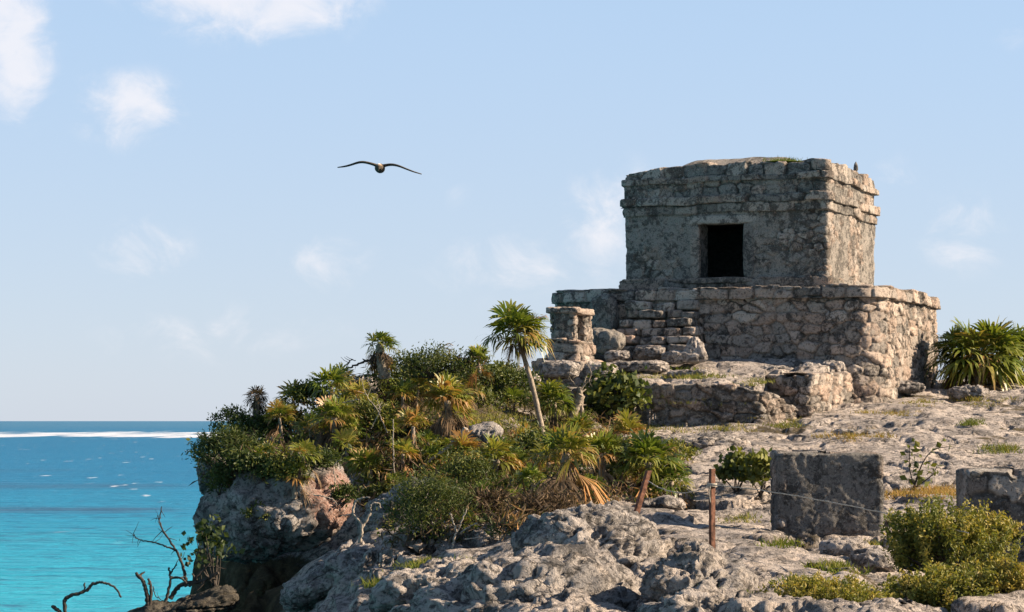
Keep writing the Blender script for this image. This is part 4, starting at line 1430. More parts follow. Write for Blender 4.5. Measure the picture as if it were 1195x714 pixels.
PL = [  # base px, crown px, radius px, leaves, tint, dead, skirt, wind, up, trunk radius, label, extra
    (449, 436, 443, 402, 20, 20, 0.50, 12, 0.8, (0.25, 0, 0.25), (-0.5, 0.9), 0.09, 'windswept stubby palm with a thick dark trunk on the hill crest', {'tint': 0.42, 'dead_tint': 0.12}),
    (392, 494, 386, 452, 27, 20, 0.44, 10, 0.8, (0.1, 0, 0), (-0.2, 1.0), 0.05, 'spiky yellow-green palm on the crest left of the windswept one', {}),
    (452, 468, 450, 438, 26, 18, 0.55, 10, 0.8, (0.1, 0, 0), (-0.3, 1.0), 0.05, 'yellowing palm directly under the windswept crest palm', {}),
    (522, 522, 522, 468, 31, 24, 0.66, 22, 1.05, (0.05, 0, 0), (-0.1, 1.0), 0.07, 'bright lime palm with a long hanging skirt of dead fronds', {'dead_tint': 0.40}),
    (392, 530, 390, 488, 26, 20, 0.55, 18, 1.0, (0, 0, 0), (-0.2, 1.0), 0.06, 'shaggy brown-skirted palm low in the middle of the cliff scrub', {'dead_tint': 0.36}),
    (560, 432, 558, 426, 24, 12, 0.42, 6, 0.6, (0, 0, 0.45), (0.3, 1.0), 0.03, 'young upright spiky palm on the skyline left of the leaning palm', {'dead_tint': 0.9}),
    (344, 495, 342, 468, 24, 16, 0.70, 5, 0.6, (0.1, 0, 0), (-0.1, 1.0), 0.04, 'yellow-green palm on the seaward crest near the dark round-headed one', {}),
    (343, 575, 345, 556, 21, 18, 0.50, 2, 0.9, (0, 0, 0), (-0.2, 1.0), 0.04, 'small fresh palm growing right on top of the overhanging boulder', {'dead_tint': 0.9}),
    (431, 566, 432, 548, 27, 20, 0.46, 4, 0.8, (0, 0, 0), (0.0, 1.0), 0.04, 'low bright palm just right of the reddish end of the boulder', {}),
    (480, 535, 482, 498, 22, 14, 0.68, 9, 1.0, (0, 0, 0.2), (0.1, 1.0), 0.04, 'thin yellowed palm beside a bare pale stick', {'dead_tint': 0.7}),
    (648, 500, 647, 470, 28, 24, 0.40, 8, 0.8, (0, 0, 0), (-0.3, 1.0), 0.05, 'full green palm below the small shrine right of the leaning trunk', {}),
    (543, 560, 541, 530, 26, 16, 0.66, 10, 1.0, (0.1, 0, 0), (-0.1, 1.0), 0.05, 'rusty-tipped palm at the left end of the lower palm thicket', {'tip': 1}),
    (577, 575, 580, 537, 30, 20, 0.58, 18, 1.3, (0.15, 0, 0), (-0.2, 1.0), 0.06, 'drooping palm in the lower thicket with a tangle of dead fronds down to the rocks', {'dead_tint': 0.35}),
    (621, 586, 621, 560, 20, 18, 0.42, 5, 1.2, (0, 0, 0), (-0.2, 1.0), 0.04, 'small neat green palm low in the middle of the thicket', {'dead_tint': 0.2}),
    (664, 590, 660, 530, 36, 22, 0.56, 34, 1.5, (0.1, 0, 0), (-0.1, 1.0), 0.08, 'palm with a great orange-brown curtain of dead fronds above the pitted boulder', {'dead_tint': 0.66}),
    (704, 575, 700, 530, 33, 22, 0.50, 14, 1.2, (0.2, 0, 0.1), (-0.2, 1.0), 0.06, 'wide green palm in the thicket between the curtain of dead fronds and the leaning post', {'dead_tint': 0.6}),
    (757, 582, 757, 540, 36, 26, 0.42, 8, 1.0, (0, 0, 0), (-0.3, 1.0), 0.05, 'bright green fan palm spreading above the leaning rusty post', {'dead_tint': 0.8}),
    (785, 590, 783, 562, 28, 18, 0.33, 10, 0.9, (0, 0, 0), (-0.4, 0.9), 0.05, 'darker palm crouching at the right end of the thicket', {'dead_tint': 0.8}),
    (735, 545, 733, 508, 26, 16, 0.70, 6, 0.8, (0, 0, 0.1), (0.0, 1.0), 0.04, 'yellowish palm tuft at the top of the thicket below the broad-leaved bush', {}),
    (610, 535, 610, 522, 25, 16, 0.66, 8, 0.8, (0.1, 0, 0), (-0.1, 1.0), 0.04, 'orange-tipped palm at the foot of the leaning trunk', {'dead_tint': 0.85}),
    (690, 512, 676, 512, 26, 18, 0.58, 6, 0.8, (0, 0, 0.1), (-0.2, 1.0), 0.04, 'spreading palm on the upper edge of the thicket below the snapped trunks', {}),
    (315, 545, 312, 530, 17, 14, 0.66, 4, 0.7, (0, 0, 0), (0.0, 1.0), 0.03, 'small reddish-tipped palm near the seaward brink', {'dead_tint': 0.9}),
    (487, 487, 488, 455, 20, 12, 0.50, 6, 0.8, (0, 0, 0), (0, 1.0), 0.03, 'olive palm on the upper slope left of the lime one', {}),
    (415, 500, 418, 466, 24, 14, 0.58, 8, 0.8, (0, 0, 0), (0, 1.0), 0.04, 'olive-yellow palm between the spiky crest palm and the bare twigs', {}),
    (1140, 452, 1145, 416, 50, 40, 0.56, 18, 0.85, (0.08, 0, 0.0), (-0.45, 0.85), 0.12, 'largest fan palm right of the platform, a full dark green head', {'nl': 22, 'dead_tint': 0.65}),
    (1112, 452, 1117, 414, 34, 22, 0.40, 10, 0.9, (-0.05, 0, 0), (-0.3, 1.0), 0.08, 'dark palm squeezed against the end of the rubble platform', {'dead_tint': 0.7}),
    (1187, 447, 1188, 416, 36, 26, 0.55, 14, 0.9, (0.1, 0, 0), (-0.3, 1.0), 0.07, 'paler palm at the right edge beside the largest fan palm', {'dead_tint': 0.7}),
    (1222, 445, 1225, 408, 40, 20, 0.44, 8, 0.9, (0, 0, 0), (-0.3, 1.0), 0.07, 'palm just past the right edge with only leaf tips showing', {}),
    (470, 556, 470, 530, 20, 12, 0.6, 8, 0.9, (0, 0, 0), (0, 1.0), 0.03, 'scrappy half-dry palm below the bare pale stick', {'dead_tint': 0.6}),
    (600, 560, 598, 545, 24, 18, 0.5, 10, 1.1, (0.1, 0, 0), (-0.1, 1.0), 0.04, 'green palm between the drooping one and the small neat one in the thicket', {'dead_tint': 0.4}),
    (640, 560, 640, 540, 26, 18, 0.62, 14, 1.2, (0, 0, 0), (-0.1, 1.0), 0.04, 'yellow-fringed palm behind the curtain of dead fronds', {'dead_tint': 0.5}),
    (725, 575, 726, 552, 26, 18, 0.45, 10, 1.0, (0, 0, 0), (-0.1, 1.0), 0.04, 'mid green palm just left of the leaning rusty post', {'dead_tint': 0.6}),
    (560, 530, 558, 512, 20, 14, 0.7, 8, 1.0, (0.1, 0, 0), (0, 1.0), 0.03, 'small golden palm at the edge of the open turf', {'dead_tint': 0.8}),
    (510, 555, 508, 540, 22, 14, 0.5, 8, 1.0, (0, 0, 0), (0, 1.0), 0.03, 'half-hidden palm beside the fallen log', {'dead_tint': 0.5}),
    (405, 545, 404, 522, 20, 14, 0.55, 8, 1.0, (0, 0, 0), (0, 1.0), 0.03, 'small palm behind the reddish end of the boulder', {'dead_tint': 0.4}),
    (330, 520, 326, 488, 22, 14, 0.6, 8, 0.9, (0, 0, 0), (0, 1.0), 0.03, 'sunlit palm on the seaward crest just right of the dead one', {'dead_tint': 0.3}),
    (470, 490, 470, 462, 20, 14, 0.5, 6, 0.9, (0, 0, 0), (0, 1.0), 0.03, 'small palm on the upper slope among grey twigs', {'dead_tint': 0.5}),
    (365, 520, 362, 500, 20, 14, 0.5, 6, 0.9, (0, 0, 0), (0, 1.0), 0.03, 'low olive palm behind the fresh one on the boulder', {}),
]
for k, (bx, by, cx, cy, rp_, n, tn, dd, sk, wd, up, tr, lb, ex) in enumerate(PL):
    b = G(bx, by)
    c = sky_crown(cx, cy, b)
    if c.z < b.z + 0.12:
        c.z = b.z + 0.12
    R = rp_ * b.y / F * 1.3
    gp = 'palms beside the platform' if bx > 1100 else 'fan palms on the cliff'
    palm('fan_palm', lb, b, c, R, n, ex.get('tint', tn + (0.07 if bx < 1100 else -0.08)), dd, sk, wd, 100 + k, up, tr, ex.get('nl', 19), gp, dead_tint=ex.get('dead_tint', 0.45))

# seedlings lost in the scrub
rg0 = np.random.default_rng(404)
SEED = [(275, 520), (300, 548), (355, 545), (375, 515), (410, 520), (425, 490), (455, 515), (460, 575), (490, 510), (500, 525), (535, 500), (545, 470), (585, 455), (600, 480), (520, 575), (565, 590), (600, 595), (680, 545), (690, 580), (715, 525),
        (650, 530), (745, 530), (770, 555), (440, 465), (400, 460), (340, 505), (290, 530), (480, 445), (580, 560), (530, 540)]
for k, (px, py) in enumerate(SEED):
    b = G(px, py)
    s = b.y / F
    r_ = rg0.uniform(15, 23)
    palm('palm_seedling', 'small stemless fan palm tuft half lost among the cliff scrub', b, b + Vector((0, -0.15, rg0.uniform(8, 16) * s)), r_ * s * 1.3, int(rg0.integers(10, 16)), rg0.uniform(0.4, 0.75), int(rg0.integers(3, 9)), 0.85,
         (rg0.uniform(0, 0.2), 0, 0), 500 + k, (-0.1, 1.0), 0.025, 16, 'palm seedlings in the scrub', dead_tint=rg0.uniform(0.3, 0.8))

# the tall leaning palm
b = G(636, 512)
palm('leaning_palm', 'tall slender palm leaning left with a windblown ragged head before the shrine', b, P(602, 388, b.y), 0.80, 34, 0.52, 14, 0.55, (0.30, 0, 0.10), 77, (-0.55, 0.95), 0.05, 20, dead_tint=0.6, group=None, var=0.16)
# dead round-headed palm
b = G(300, 500)
palm('dead_palm', 'dead dark brown round-headed palm standing out on the seaward crest', b, P(300, 463, b.y), 0.30, 30, 0.12, 12, 0.8, (0, 0, 0), 78, (-0.7, 0.95), 0.07, 13, dead_tint=0.1, group=None, crown_mat=M_dead, var=0.08)


# ------------------------------------------------------------------ bushes
def leaves(mb, C, rg, size, tint, asp=2.2, up=0.3, curl=0.25):
    """leaf-sized diamond faces at points C"""
    n = len(C)
    d = rg.normal(0, 1, (n, 3))
    d[:, 2] += up
    d /= np.linalg.norm(d, axis=1)[:, None]
    r = rg.normal(0, 1, (n, 3))
    sd = np.cross(d, r)
    sd /= np.linalg.norm(sd, axis=1)[:, None] + 1e-9
    nm = np.cross(sd, d)
    L = (size * rg.uniform(0.6, 1.3, n))[:, None]
    W = L / asp
    V = np.stack([C, C + d * L * 0.5 - sd * W * 0.5 + nm * L * curl * 0.3, C + d * L - nm * L * curl * 0.2, C + d * L * 0.5 + sd * W * 0.5 + nm * L * curl * 0.3], 1)
    b = np.arange(n)[:, None, None] * 4
    tri = (b + np.array([[0, 1, 2], [0, 2, 3]])[None]).reshape(-1, 3)
    mb.add(V.reshape(-1, 3), tri, tint=np.repeat(np.clip(tint, 0, 1), 4))


def bush(name, label, c, half, n, size, tint, seed, asp=2.2, clumps=40, base=None, stems=6, mat=None, group=None, cat='bush', tvar=0.1, flat=0.0, sprays=False, stem_mat=None):
    rg = np.random.default_rng(seed)
    c = np.array(tuple(c), float)
    half = np.array(half, float)
    base = np.array(tuple(base), float) if base is not None else c - np.array([0, 0, half[2] * 0.95])
    root = empty(name, tuple(base), label, cat, group)
    d = rg.normal(0, 1, (clumps, 3))
    d /= np.linalg.norm(d, axis=1)[:, None]
    d[:, 2] = np.where(d[:, 2] < -0.35, -d[:, 2], d[:, 2])
    rad = (0.45 + 0.65 * rg.random(clumps) ** 0.6) * (1 + 0.35 * fbm(d * 1.6 + seed, 3, seed=seed))
    cc = c + d * rad[:, None] * half
    ct = tint + rg.normal(0, tvar, clumps)
    idx = rg.integers(0, clumps, n)
    cr = (half.mean() * rg.uniform(0.13, 0.30, clumps))[idx][:, None]
    if sprays:                                    # leafy upright shoots
        ax = d * 0.6 + np.array([0.1, 0, 0.9])
        ax /= np.linalg.norm(ax, axis=1)[:, None]
        s_ = rg.uniform(-0.6, 1.0, n)[:, None]
        C = cc[idx] + ax[idx] * s_ * half.mean() * 0.34 + rg.normal(0, 1, (n, 3)) * cr * 0.26
        tt = ct[idx] + 0.14 * s_[:, 0] + rg.normal(0, 0.07, n)
    else:
        C = cc[idx] + rg.normal(0, 1, (n, 3)) * cr * np.array([1, 1, 0.8])
        tt = ct[idx] + rg.normal(0, 0.08, n)
    mb = MB()
    leaves(mb, C, rg, size, tt, asp)
    child(mb, 'foliage', mat or M_bush, root, smooth=False)
    mb = MB()
    for k in range(stems):
        e = cc[rg.integers(0, clumps)]
        if k % 3 == 0:
            e = c + (e - c) * 1.22 + np.array([0, 0, 0.12 * half[2]])
        m = base * 0.5 + e * 0.5 + rg.normal(0, 0.1, 3) * half
        tube(mb, curve_pts([base + rg.normal(0, 0.04, 3) * half, m, e], 8), np.linspace(0.02, 0.006, 9) * (half.mean() + 0.4), 5)
    child(mb, 'stem', stem_mat or M_dkbark, root)
    return root


def gb(px, py, rx, rz, name, label, n, size, tint, seed, up=0.75, **kw):
    """bush standing on the ground seen at photo point (px, py)"""
    b = G(px, py)
    s = b.y / F
    bush(name, label, b + Vector((0, 0, rz * s * up)), (rx * s, rx * s * 0.9, rz * s), n, size, tint, seed, base=b, **kw)


gb(505, 628, 46, 36, 'bush', 'sprawling dark green fine-leaved bush at the foot of the cliff scrub', 5200, 0.07, 0.40, 301, 0.9, asp=4.5, clumps=110, stems=14)
gb(550, 588, 30, 30, 'bush', 'mid green upright bush in front of the rusty-tipped palm', 2200, 0.085, 0.42, 302, 0.9, asp=4.0, clumps=50)
gb(722, 498, 34, 30, 'broadleaf_bush', 'dark round-leaved bush below the shrine wall, right of the snapped trunks', 900, 0.16, 0.40, 303, 1.0, asp=1.15, clumps=45, stems=10)
gb(858, 576, 19, 24, 'broadleaf_bush', 'glossy green leafy bush beside the pier, the one nearer the rusty post', 330, 0.13, 0.46, 304, 0.95, asp=1.2, clumps=22, stems=6)
gb(887, 580, 18, 24, 'broadleaf_bush', 'glossy green leafy bush touching the left side of the pier', 330, 0.12, 0.54, 305, 0.95, asp=1.2, clumps=22, stems=6)
gb(266, 548, 32, 24, 'bush', 'feathery dark bush hanging out over the sea at the cliff brink', 3600, 0.085, 0.33, 306, 0.8, asp=4.5, clumps=70, stems=12)
gb(300, 530, 28, 24, 'bush', 'dark bush below the dead round-headed palm', 2200, 0.085, 0.26, 307, 0.8, asp=3, clumps=50)
gb(270, 510, 22, 16, 'bush', 'small rounded bush on the seaward skyline left of the dead palm', 1300, 0.075, 0.36, 308, 0.8, asp=2.5, clumps=36)
gb(365, 472, 20, 12, 'bush', 'rounded bush on the skyline between the yellow palm and the spiky palm', 1200, 0.08, 0.33, 309, 0.8, asp=2, clumps=32)
gb(505, 440, 42, 15, 'bush', 'twiggy grey-green bush along the hill crest right of the windswept palm', 2800, 0.075, 0.37, 310, 0.75, asp=3, clumps=70, stems=16)
gb(548, 452, 32, 15, 'bush', 'dark leafy bush under the young spiky skyline palm', 1900, 0.09, 0.34, 311, 0.8, asp=2, clumps=46)
gb(592, 470, 34, 22, 'bush', 'dark green bush in the shade left of the leaning palm', 2000, 0.09, 0.30, 312, 0.8, asp=2, clumps=46)
gb(500, 470, 28, 22, 'bush', 'dense green bush behind the lime palm', 1700, 0.085, 0.32, 313, 0.8, asp=2, clumps=40)
gb(440, 510, 30, 22, 'bush', 'yellow-green bush in the middle of the slope among bare twigs', 1500, 0.085, 0.58, 314, 0.8, asp=2.4, clumps=40)
gb(330, 515, 26, 20, 'bush', 'olive bush on the seaward slope under the yellow-green palm', 1500, 0.08, 0.40, 315, 0.8, asp=2.4, clumps=40)
gb(256, 578, 15, 20, 'bush', 'green creeper clinging to the seaward face of the overhanging boulder', 1000, 0.07, 0.36, 316, 0.6, asp=2.4, clumps=30)
gb(290, 550, 36, 13, 'bush', 'dark mat of leaves spilling over the top of the boulder', 1700, 0.075, 0.34, 317, 0.6, asp=2.4, clumps=30)
gb(374, 545, 26, 10, 'bush', 'shaded green bush behind the reddish end of the boulder', 1200, 0.08, 0.33, 318, 0.6, asp=2.4, clumps=30)
gb(330, 556, 30, 12, 'bush', 'leafy green bush on the boulder top round the small fresh palm', 1700, 0.075, 0.42, 331, 0.6, asp=2.4, clumps=40)
gb(400, 590, 16, 14, 'bush', 'small dark bush in the notch right of the reddish boulder end', 700, 0.075, 0.3, 332, 0.6, asp=2.4, clumps=24)
gb(300, 605, 14, 12, 'bush', 'little green plant rooted in the grey face of the overhanging boulder', 420, 0.065, 0.42, 333, 0.4, asp=2.4, clumps=16)
gb(450, 590, 22, 14, 'bush', 'small olive bush above the bleached crooked branch', 900, 0.075, 0.46, 319, 0.7, asp=2.4, clumps=24)
gb(740, 560, 34, 24, 'bush', 'deep green bush filling the thicket behind the bright fan palm', 1600, 0.10, 0.30, 321, 0.8, asp=2, clumps=40)
gb(625, 545, 40, 22, 'bush', 'mixed green scrub bush in the middle of the palm thicket', 1800, 0.09, 0.42, 322, 0.7, asp=2.2, clumps=46)
gb(785, 540, 26, 14, 'bush', 'yellowing low bush at the thicket edge by the limestone ledge', 900, 0.085, 0.66, 323, 0.6, asp=2.2, clumps=26)
gb(560, 475, 26, 10, 'bush', 'low bright bush on the open turf under the leaning palm head', 800, 0.08, 0.5, 324, 0.6, asp=2.2, clumps=26)
gb(640, 605, 40, 14, 'bush', 'dead brown brush heaped under the hanging fronds of the thicket', 800, 0.16, 0.35, 325, 0.7, asp=9, clumps=40, mat=M_dead, stems=16)
gb(560, 610, 40, 20, 'bush', 'heap of dry grey fronds and twigs below the thicket', 900, 0.18, 0.3, 326, 0.7, asp=10, clumps=40, mat=M_dead, stems=22)

# foreground bushes
def near_bush(px, py, Y, rx, rz, label, n, size, tint, seed, clumps, tvar=0.12, asp=2.0, stems=24, name='bush'):
    c = P(px, py, Y)
    s = Y / F
    b = drop(c.x, Y)
    bush(name, label, c, (rx * s, rx * s * 0.8, rz * s), n, size, tint, seed, asp=asp, clumps=clumps, base=b, stems=stems, tvar=tvar, sprays=True)


near_bush(1105, 650, 24.2, 72, 46, 'large yellow-green bush in front of the second pier, tallest in the corner', 15000, 0.046, 0.66, 341, 230, 0.13, stems=40)
near_bush(1150, 628, 24.6, 36, 20, 'upright yellow leafy bush rising just before the second pier', 4200, 0.046, 0.76, 345, 80)
near_bush(1105, 702, 22.4, 72, 27, 'bright green rounded bush at the bottom edge below the tall yellow-green one', 10000, 0.045, 0.68, 342, 150)
near_bush(962, 707, 21.2, 66, 20, 'low olive-yellow bush at the bottom edge below the square pier', 8000, 0.045, 0.76, 343, 130, 0.13, 2.4)
near_bush(1178, 690, 22.2, 30, 28, 'ragged reddish and olive bush in the bottom corner', 2600, 0.05, 0.86, 344, 70, 0.2, 2.4)

# thin sapling on the slope
b = G(1068, 572)
root = empty('sapling', tuple(b), 'thin sapling with a few broad leaves on the pale slope between the piers', 'sapling')
mb, lf = MB(), MB()
rg = np.random.default_rng(9)
for (pts_, nl_) in (([(1068, 572), (1062, 548), (1060, 520)], 16), ([(1066, 572), (1076, 540), (1090, 525), (1105, 521)], 10), ([(1067, 570), (1084, 556), (1094, 545)], 14), ([(1066, 572), (1070, 560), (1072, 548)], 12)):
    q = curve_pts([P(x, y, b.y) + Vector((0, rg.normal(0, .08), 0)) for x, y in pts_], 12)
    tube(mb, q, np.linspace(0.014, 0.006, len(q)), 5)
    C = q[rg.integers(len(q) // 3, len(q), nl_)] + rg.normal(0, 0.07, (nl_, 3))
    leaves(lf, C, rg, 0.13, 0.55 + rg.normal(0, .12, nl_), 1.5)
child(mb, 'stem', M_dkbark, root)
child(lf, 'foliage', M_bush, root, smooth=False)

# leafy bush and dead branches at the bottom of the cliff on the seaward side
c = P(241, 646, 36.8)
bush('broadleaf_bush', 'dark round-leaved bush silhouetted against the sea under the overhang', c, (0.34, 0.4, 0.42), 210, 0.11, 0.14, 361, asp=1.2, clumps=26, base=P(252, 690, 36.6), stems=9)


def dead_wood(name, label, Y, strands, mat, cat='dead branch', group=None, seed=1, tw=0.0):
    mb = MB()
    rg = np.random.default_rng(seed)
    o = None
    for (pp, r0, r1) in strands:
        q = curve_pts([P(x, y, Y + (yo[0] if yo else 0)) for (x, y, *yo) in pp], 8 * len(pp), 0.006, seed)
        if o is None:
            o = q[0]
        sc = 0.62 if mat is M_drift else 0.75 if mat is M_dkbark else 1.0
        tube(mb, q, np.linspace(r0 * sc, r1 * sc, len(q)), 6, bump=0.12, seed=seed)
        for _ in range(int(tw * len(pp))):
            i = rg.integers(len(q) // 3, len(q) - 1)
            d = rg.normal(0, 1, 3)
            d[1] *= 0.4
            d = unit(d + [0, 0, 0.4])
            L = rg.uniform(0.08, 0.25)
            tube(mb, [q[i], q[i] + d * L * 0.5 + rg.normal(0, .015, 3), q[i] + d * L], [r1 * 0.7, r1 * 0.5, r1 * 0.3], 4)
    return single(mb, name, mat, o, label, cat, group)


z = lambda x, y: (40 + x / 4.98, 580 + y / 4.98)
GD = 'dead branches below the cliff'
dead_wood('dead_branch', 'dark dead branch arching over like a hook above the shallow water', 36.0, [([z(190, 720), z(175, 612), z(220, 570), z(300, 545), z(340, 505), z(400, 497), z(460, 520), z(505, 582)], 0.045, 0.02), ([z(292, 546), z(293, 500)], 0.02, 0.015)], M_dkbark, group=GD, seed=3)
dead_wood('dead_branch', 'short dark stump tip at the lowest seaward end of the branches', 36.0, [([z(105, 635), z(130, 652), z(185, 700), z(200, 740)], 0.035, 0.05)], M_dkbark, group=GD, seed=4)
dead_wood('dead_branch', 'forked pair of thick broken dead stems rising from the ledge', 36.2, [([z(660, 640), z(655, 560), z(632, 490), z(592, 440)], 0.05, 0.035), ([z(672, 630), z(680, 530), z(663, 475)], 0.04, 0.025), ([z(690, 520), z(705, 570), z(740, 600)], 0.012, 0.008)], M_dkbark, group=GD, seed=5, tw=0.6)
dead_wood('dead_branch', 'straight dead stem with a short fork beside the tall dead branch', 36.4, [([z(762, 610), z(790, 500), z(783, 410)], 0.035, 0.02), ([z(785, 455), z(828, 392)], 0.02, 0.012), ([z(795, 468), z(850, 472), z(885, 500)], 0.025, 0.02)], M_dkbark, group=GD, seed=6, tw=0.6)
dead_wood('dead_branch', 'tall slender dead branch with thin twigs reaching up against the sea', 36.5, [([z(885, 520), z(870, 420), z(825, 310), z(735, 165), z(740, 55)], 0.042, 0.010), ([z(825, 310), z(740, 275), z(650, 255), z(600, 242), z(575, 210)], 0.022, 0.007), ([z(735, 165), z(718, 105)], 0.012, 0.006), ([z(790, 590), z(850, 512), z(960, 490), z(1070, 440)], 0.05, 0.035), ([z(900, 520), z(985, 420), z(1060, 400)], 0.03, 0.015)], M_dkbark, group=GD, seed=7, tw=1.6)
y5 = lambda x, y: (360 + x / 4.2, 470 + y / 4.2)
b = G(*y5(250, 690))
dead_wood('bleached_branch', 'pale bleached branch with a hooked tip below the reddish end of the boulder', b.y - 0.3, [([y5(250, 690), y5(262, 600), y5(220, 545), y5(235, 480), y5(300, 462)], 0.05, 0.02), ([y5(262, 610), y5(300, 545), y5(308, 500), y5(345, 495), y5(348, 515)], 0.04, 0.022), ([y5(220, 545), y5(160, 552)], 0.02, 0.012)], M_drift, group='bleached branches on the slope', seed=11)
b = G(*y5(715, 700))
dead_wood('bleached_branch', 'grey forked branch standing in front of the sprawling dark bush', b.y - 0.2, [([y5(705, 720), y5(718, 650), y5(740, 610), y5(775, 520)], 0.03, 0.012), ([y5(730, 640), y5(705, 570), y5(695, 540)], 0.02, 0.01), ([y5(740, 640), y5(800, 600), y5(830, 590)], 0.018, 0.01), ([y5(760, 668), y5(900, 660), y5(1000, 680)], 0.016, 0.01)], M_drift, group='bleached branches on the slope', seed=12)
b = G(*y5(420, 370))
dead_wood('bleached_branch', 'straight pale stick standing upright in the middle of the slope', b.y - 0.25, [([y5(420, 370), y5(414, 200), y5(416, 80)], 0.022, 0.012), ([y5(418, 330), y5(380, 365)], 0.012, 0.008)], M_drift, group='bleached branches on the slope', seed=13)
b = G(*y5(545, 325))
dead_wood('fallen_log', 'pale fallen log with a brown stump end lying across the slope', b.y - 0.3, [([y5(545, 325), y5(640, 250), y5(700, 215), y5(775, 130)], 0.03, 0.10), ([y5(700, 190), y5(750, 220), y5(765, 245)], 0.05, 0.06)], M_drift, 'log', seed=14)
b = G(*y5(120, 500))
dead_wood('bleached_branch', 'thin pale branch lying over the reddish end of the boulder', 37.6, [([y5(20, 450), y5(100, 465), y5(140, 495)], 0.02, 0.012), ([y5(132, 395), y5(125, 310), y5(160, 275)], 0.015, 0.008)], M_drift, group='bleached branches on the slope', seed=15)
b = G(440, 515)
dead_wood('bare_twigs', 'bare grey twigs arching among the yellow-green bush', b.y - 0.6, [([(452, 505), (441, 480), (428, 462), (422, 445)], 0.016, 0.008), ([(433, 500), (443, 480), (440, 476)], 0.014, 0.008), ([(400, 470), (418, 466)], 0.014, 0.01)], M_drift, 'twigs', seed=16, tw=1)
b = G(420, 440)
dead_wood('bare_twigs', 'low dark branch running along the skyline left of the windswept palm', b.y, [([(398, 433), (412, 427), (428, 421), (440, 420)], 0.02, 0.035), ([(404, 430), (409, 420), (415, 421)], 0.014, 0.01)], M_dkbark, 'twigs', seed=17, tw=1.5)
b = G(520, 432)
dead_wood('bare_twigs', 'thin bent twigs showing above the crest bush', b.y, [([(505, 425), (512, 408), (522, 401), (529, 403)], 0.018, 0.008), ([(524, 425), (524, 410), (528, 407)], 0.012, 0.007), ([(540, 425), (545, 412), (553, 409)], 0.012, 0.006), ([(511, 440), (510, 420), (507, 414)], 0.012, 0.008)], M_bark, 'twigs', seed=18, tw=1.5)
# snapped palm trunks below the shrine
b = G(664, 502)
dead_wood('snapped_trunk', 'thick snapped grey palm trunk leaning right below the shrine', b.y - 0.2, [([(661, 500), (672, 478), (678, 460)], 0.11, 0.09), ([(676, 462), (684, 440), (688, 430)], 0.02, 0.008)], M_bark, 'tree trunk', 'snapped trunks', seed=19)
dead_wood('snapped_trunk', 'slimmer snapped palm trunk standing next to the dark round-leaved bush', b.y - 0.2, [([(678, 505), (679, 485), (677, 452)], 0.05, 0.04), ([(677, 455), (665, 440), (668, 425)], 0.014, 0.006), ([(677, 455), (690, 438), (684, 422)], 0.014, 0.006)], M_bark, 'tree trunk', 'snapped trunks', seed=20, tw=2)

# ------------------------------------------------------------------ undergrowth and grass: uncountable cover
def in_poly(x, y, poly):
    return poly_sd(np.array([x], float), np.array([y], float), poly)[0] < 0


UG = [(238, 535), (270, 505), (310, 500), (380, 470), (440, 440), (500, 430), (560, 428), (615, 440), (700, 485), (770, 520), (800, 560), (770, 588), (700, 592), (650, 600), (600, 620), (540, 640), (455, 640), (440, 600), (420, 585), (410, 555), (330, 558), (250, 560)]
rg = np.random.default_rng(55)
mb, md = MB(), MB()
cnt = 0
while cnt < 620:
    x, y = rg.uniform(235, 805), rg.uniform(425, 645)
    if not in_poly(x, y, UG):
        continue
    if 530 < x < 620 and 468 < y < 500 and rg.random() < 0.75:
        continue
    if 340 < x < 420 and y > 536:
        continue
    b = np.array(G(x, y))
    cnt += 1
    k = int(rg.integers(35, 80))
    r = rg.uniform(0.10, 0.28)
    C = b + np.clip(rg.normal(0, 1, (k, 3)), -1.5, 1.5) * np.array([r, r, r * 0.55]) + np.array([0, 0, r * 0.4])
    u = rg.random()
    if u < 0.68:
        leaves(mb, C, rg, rg.uniform(0.06, 0.12), rg.choice([0.25, 0.4, 0.52, 0.72]) + rg.normal(0, 0.09, k), rg.choice([1.6, 2.5, 5.0]))
    else:
        leaves(md, C, rg, rg.uniform(0.12, 0.24), rg.uniform(0.1, 0.8) + rg.normal(0, 0.12, k), 9.0, 0.5)
tag(mb.build('undergrowth', M_bush, smooth=False), 'dense low green undergrowth covering the cliff slope', 'undergrowth', kind='stuff')
tag(md.build('dry_litter', M_dead, smooth=False), 'dry fallen fronds and twigs strewn through the cliff scrub', 'litter', kind='stuff')

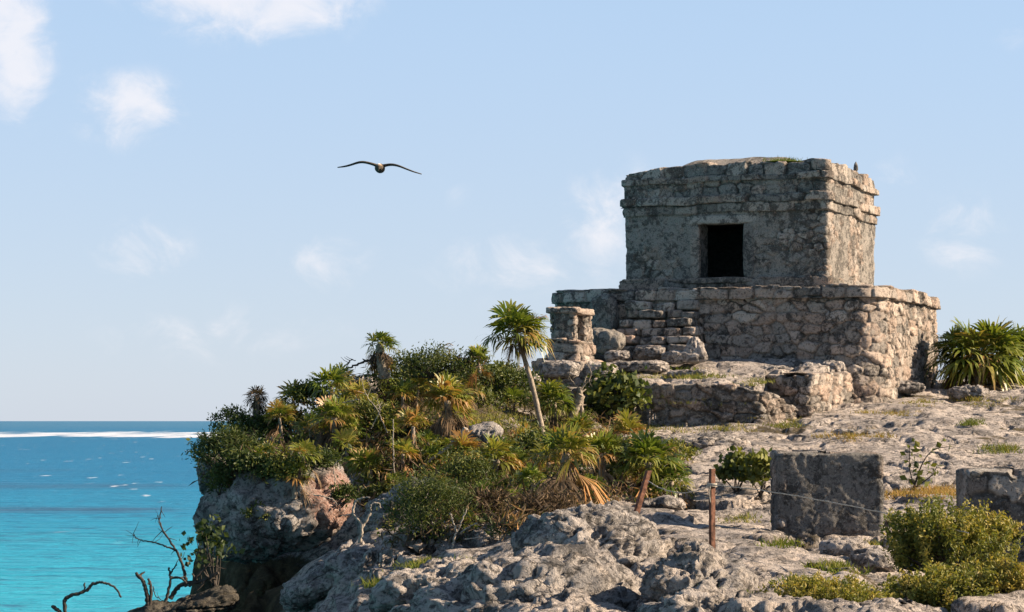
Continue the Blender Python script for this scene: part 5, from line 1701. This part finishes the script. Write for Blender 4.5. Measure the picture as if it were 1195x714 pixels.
GP = [  # photo column, row, half width px, half depth rows, blades, height m, tint
    (1078, 575, 50, 5, 2000, 0.085, 0.92), (1000, 509, 25, 5, 700, 0.10, 0.8), (915, 497, 22, 5, 600, 0.10, 0.45), (1060, 470, 20, 4, 380, 0.09, 0.6), (1120, 466, 26, 4, 420, 0.09, 0.7),
    (1155, 470, 22, 5, 350, 0.09, 0.6), (1130, 495, 14, 4, 300, 0.12, 0.25), (1165, 524, 14, 6, 500, 0.12, 0.35), (1040, 482, 30, 4, 400, 0.08, 0.7), (770, 500, 30, 4, 500, 0.09, 0.55), (840, 500, 40, 4, 500, 0.09, 0.55),
    (830, 440, 25, 4, 500, 0.10, 0.4), (800, 430, 20, 3, 400, 0.09, 0.3), (890, 445, 25, 4, 500, 0.09, 0.45), (790, 441, 35, 4, 400, 0.09, 0.55), (890, 490, 26, 4, 350, 0.08, 0.6),
    (860, 608, 14, 6, 300, 0.07, 0.5), (980, 665, 14, 8, 400, 0.08, 0.35), (930, 678, 10, 6, 250, 0.06, 0.3), (1055, 600, 22, 6, 420, 0.08, 0.3), (520, 660, 34, 8, 1800, 0.07, 0.42), (590, 660, 26, 6, 1300, 0.07, 0.5), (455, 682, 14, 6, 700, 0.08, 0.35),
    (570, 490, 48, 14, 2200, 0.10, 0.5), (640, 500, 30, 12, 600, 0.12, 0.6), (720, 500, 40, 8, 800, 0.12, 0.5), (760, 470, 12, 6, 100, 0.1, 0.4), (1180, 590, 20, 6, 200, 0.08, 0.4), (950, 560, 16, 5, 200, 0.07, 0.6),
    (850, 690, 8, 5, 120, 0.05, 0.3), (908, 634, 12, 4, 260, 0.08, 0.35), (1022, 634, 14, 4, 240, 0.07, 0.5), (830, 470, 60, 3, 300, 0.08, 0.5), (1010, 452, 12, 4, 120, 0.1, 0.4)]
mb = MB()
for (px, py, hx, hy, nb, hh, tn) in GP:
    k = 0
    cl = [(px + rg.normal(0, 0.55) * hx, py + rg.normal(0, 0.5) * hy) for _ in range(max(3, nb // 45))]
    cg = [np.array(G(*c)) for c in cl]
    cg = [c for c in cg if c[1] < 70]
    if not cg:
        continue
    C = np.array(cg)[rg.integers(0, len(cg), nb)]
    sp = 0.10 + hx * C[:, 1:2] / F * 0.12
    C = C + rg.normal(0, 1, (nb, 3)) * np.concatenate([sp, sp * 1.3, sp * 0.0], 1) - np.array([0, 0, 0.02])
    d = rg.normal(0, 0.6, (nb, 3))
    d[:, 2] = 1
    h_ = (hh * rg.uniform(0.3, 1.2, nb) * (0.55 + 0.9 * sstep(fbm(C * np.array([2.5, 2.5, 0]), 2, seed=66), -0.4, 0.4)))[:, None]
    tip = C + d * h_
    w_ = rg.normal(0, 1, (nb, 3)) * np.array([1, 0.6, 0])
    w_ = w_ / np.linalg.norm(w_, axis=1)[:, None] * 0.010
    V = np.stack([C - w_, C + w_, tip], 1).reshape(-1, 3)
    t_ = np.clip(tn + rg.normal(0, 0.14, nb), 0, 1)
    mb.add(V, np.arange(nb * 3).reshape(-1, 3), tint=np.repeat(t_, 3))
tag(mb.build('grass', M_grass, smooth=False), 'short tufts of green and straw-coloured grass in the rock pockets', 'grass', kind='stuff')
# grass tuft on the temple roof
b0 = L3(1.25, 0.35, 6.80)
mb = MB()
nb = 160
C = b0 + rg.normal(0, 1, (nb, 3)) * np.array([0.22, 0.1, 0.02])
d = rg.normal(0, 0.5, (nb, 3))
d[:, 2] = 1
tip = C + d * rg.uniform(0.06, 0.16, (nb, 1))
w_ = np.array([0.012, 0.004, 0])
C[:, 2] = b0[2]
Vt, Ft = ICO[3]
mb.add(np.stack([C - w_, C + w_, tip], 1).reshape(-1, 3), np.arange(nb * 3).reshape(-1, 3), tint=np.repeat(np.clip(0.3 + rg.normal(0, .12, nb), 0, 1), 3))
mb.add(Vt * np.array([0.6, 0.3, 0.03]) + b0, Ft, tint=0.3)
single(mb, 'grass_tuft', M_grass, b0, 'little green grass tuft growing on the temple roof edge', 'grass tuft')
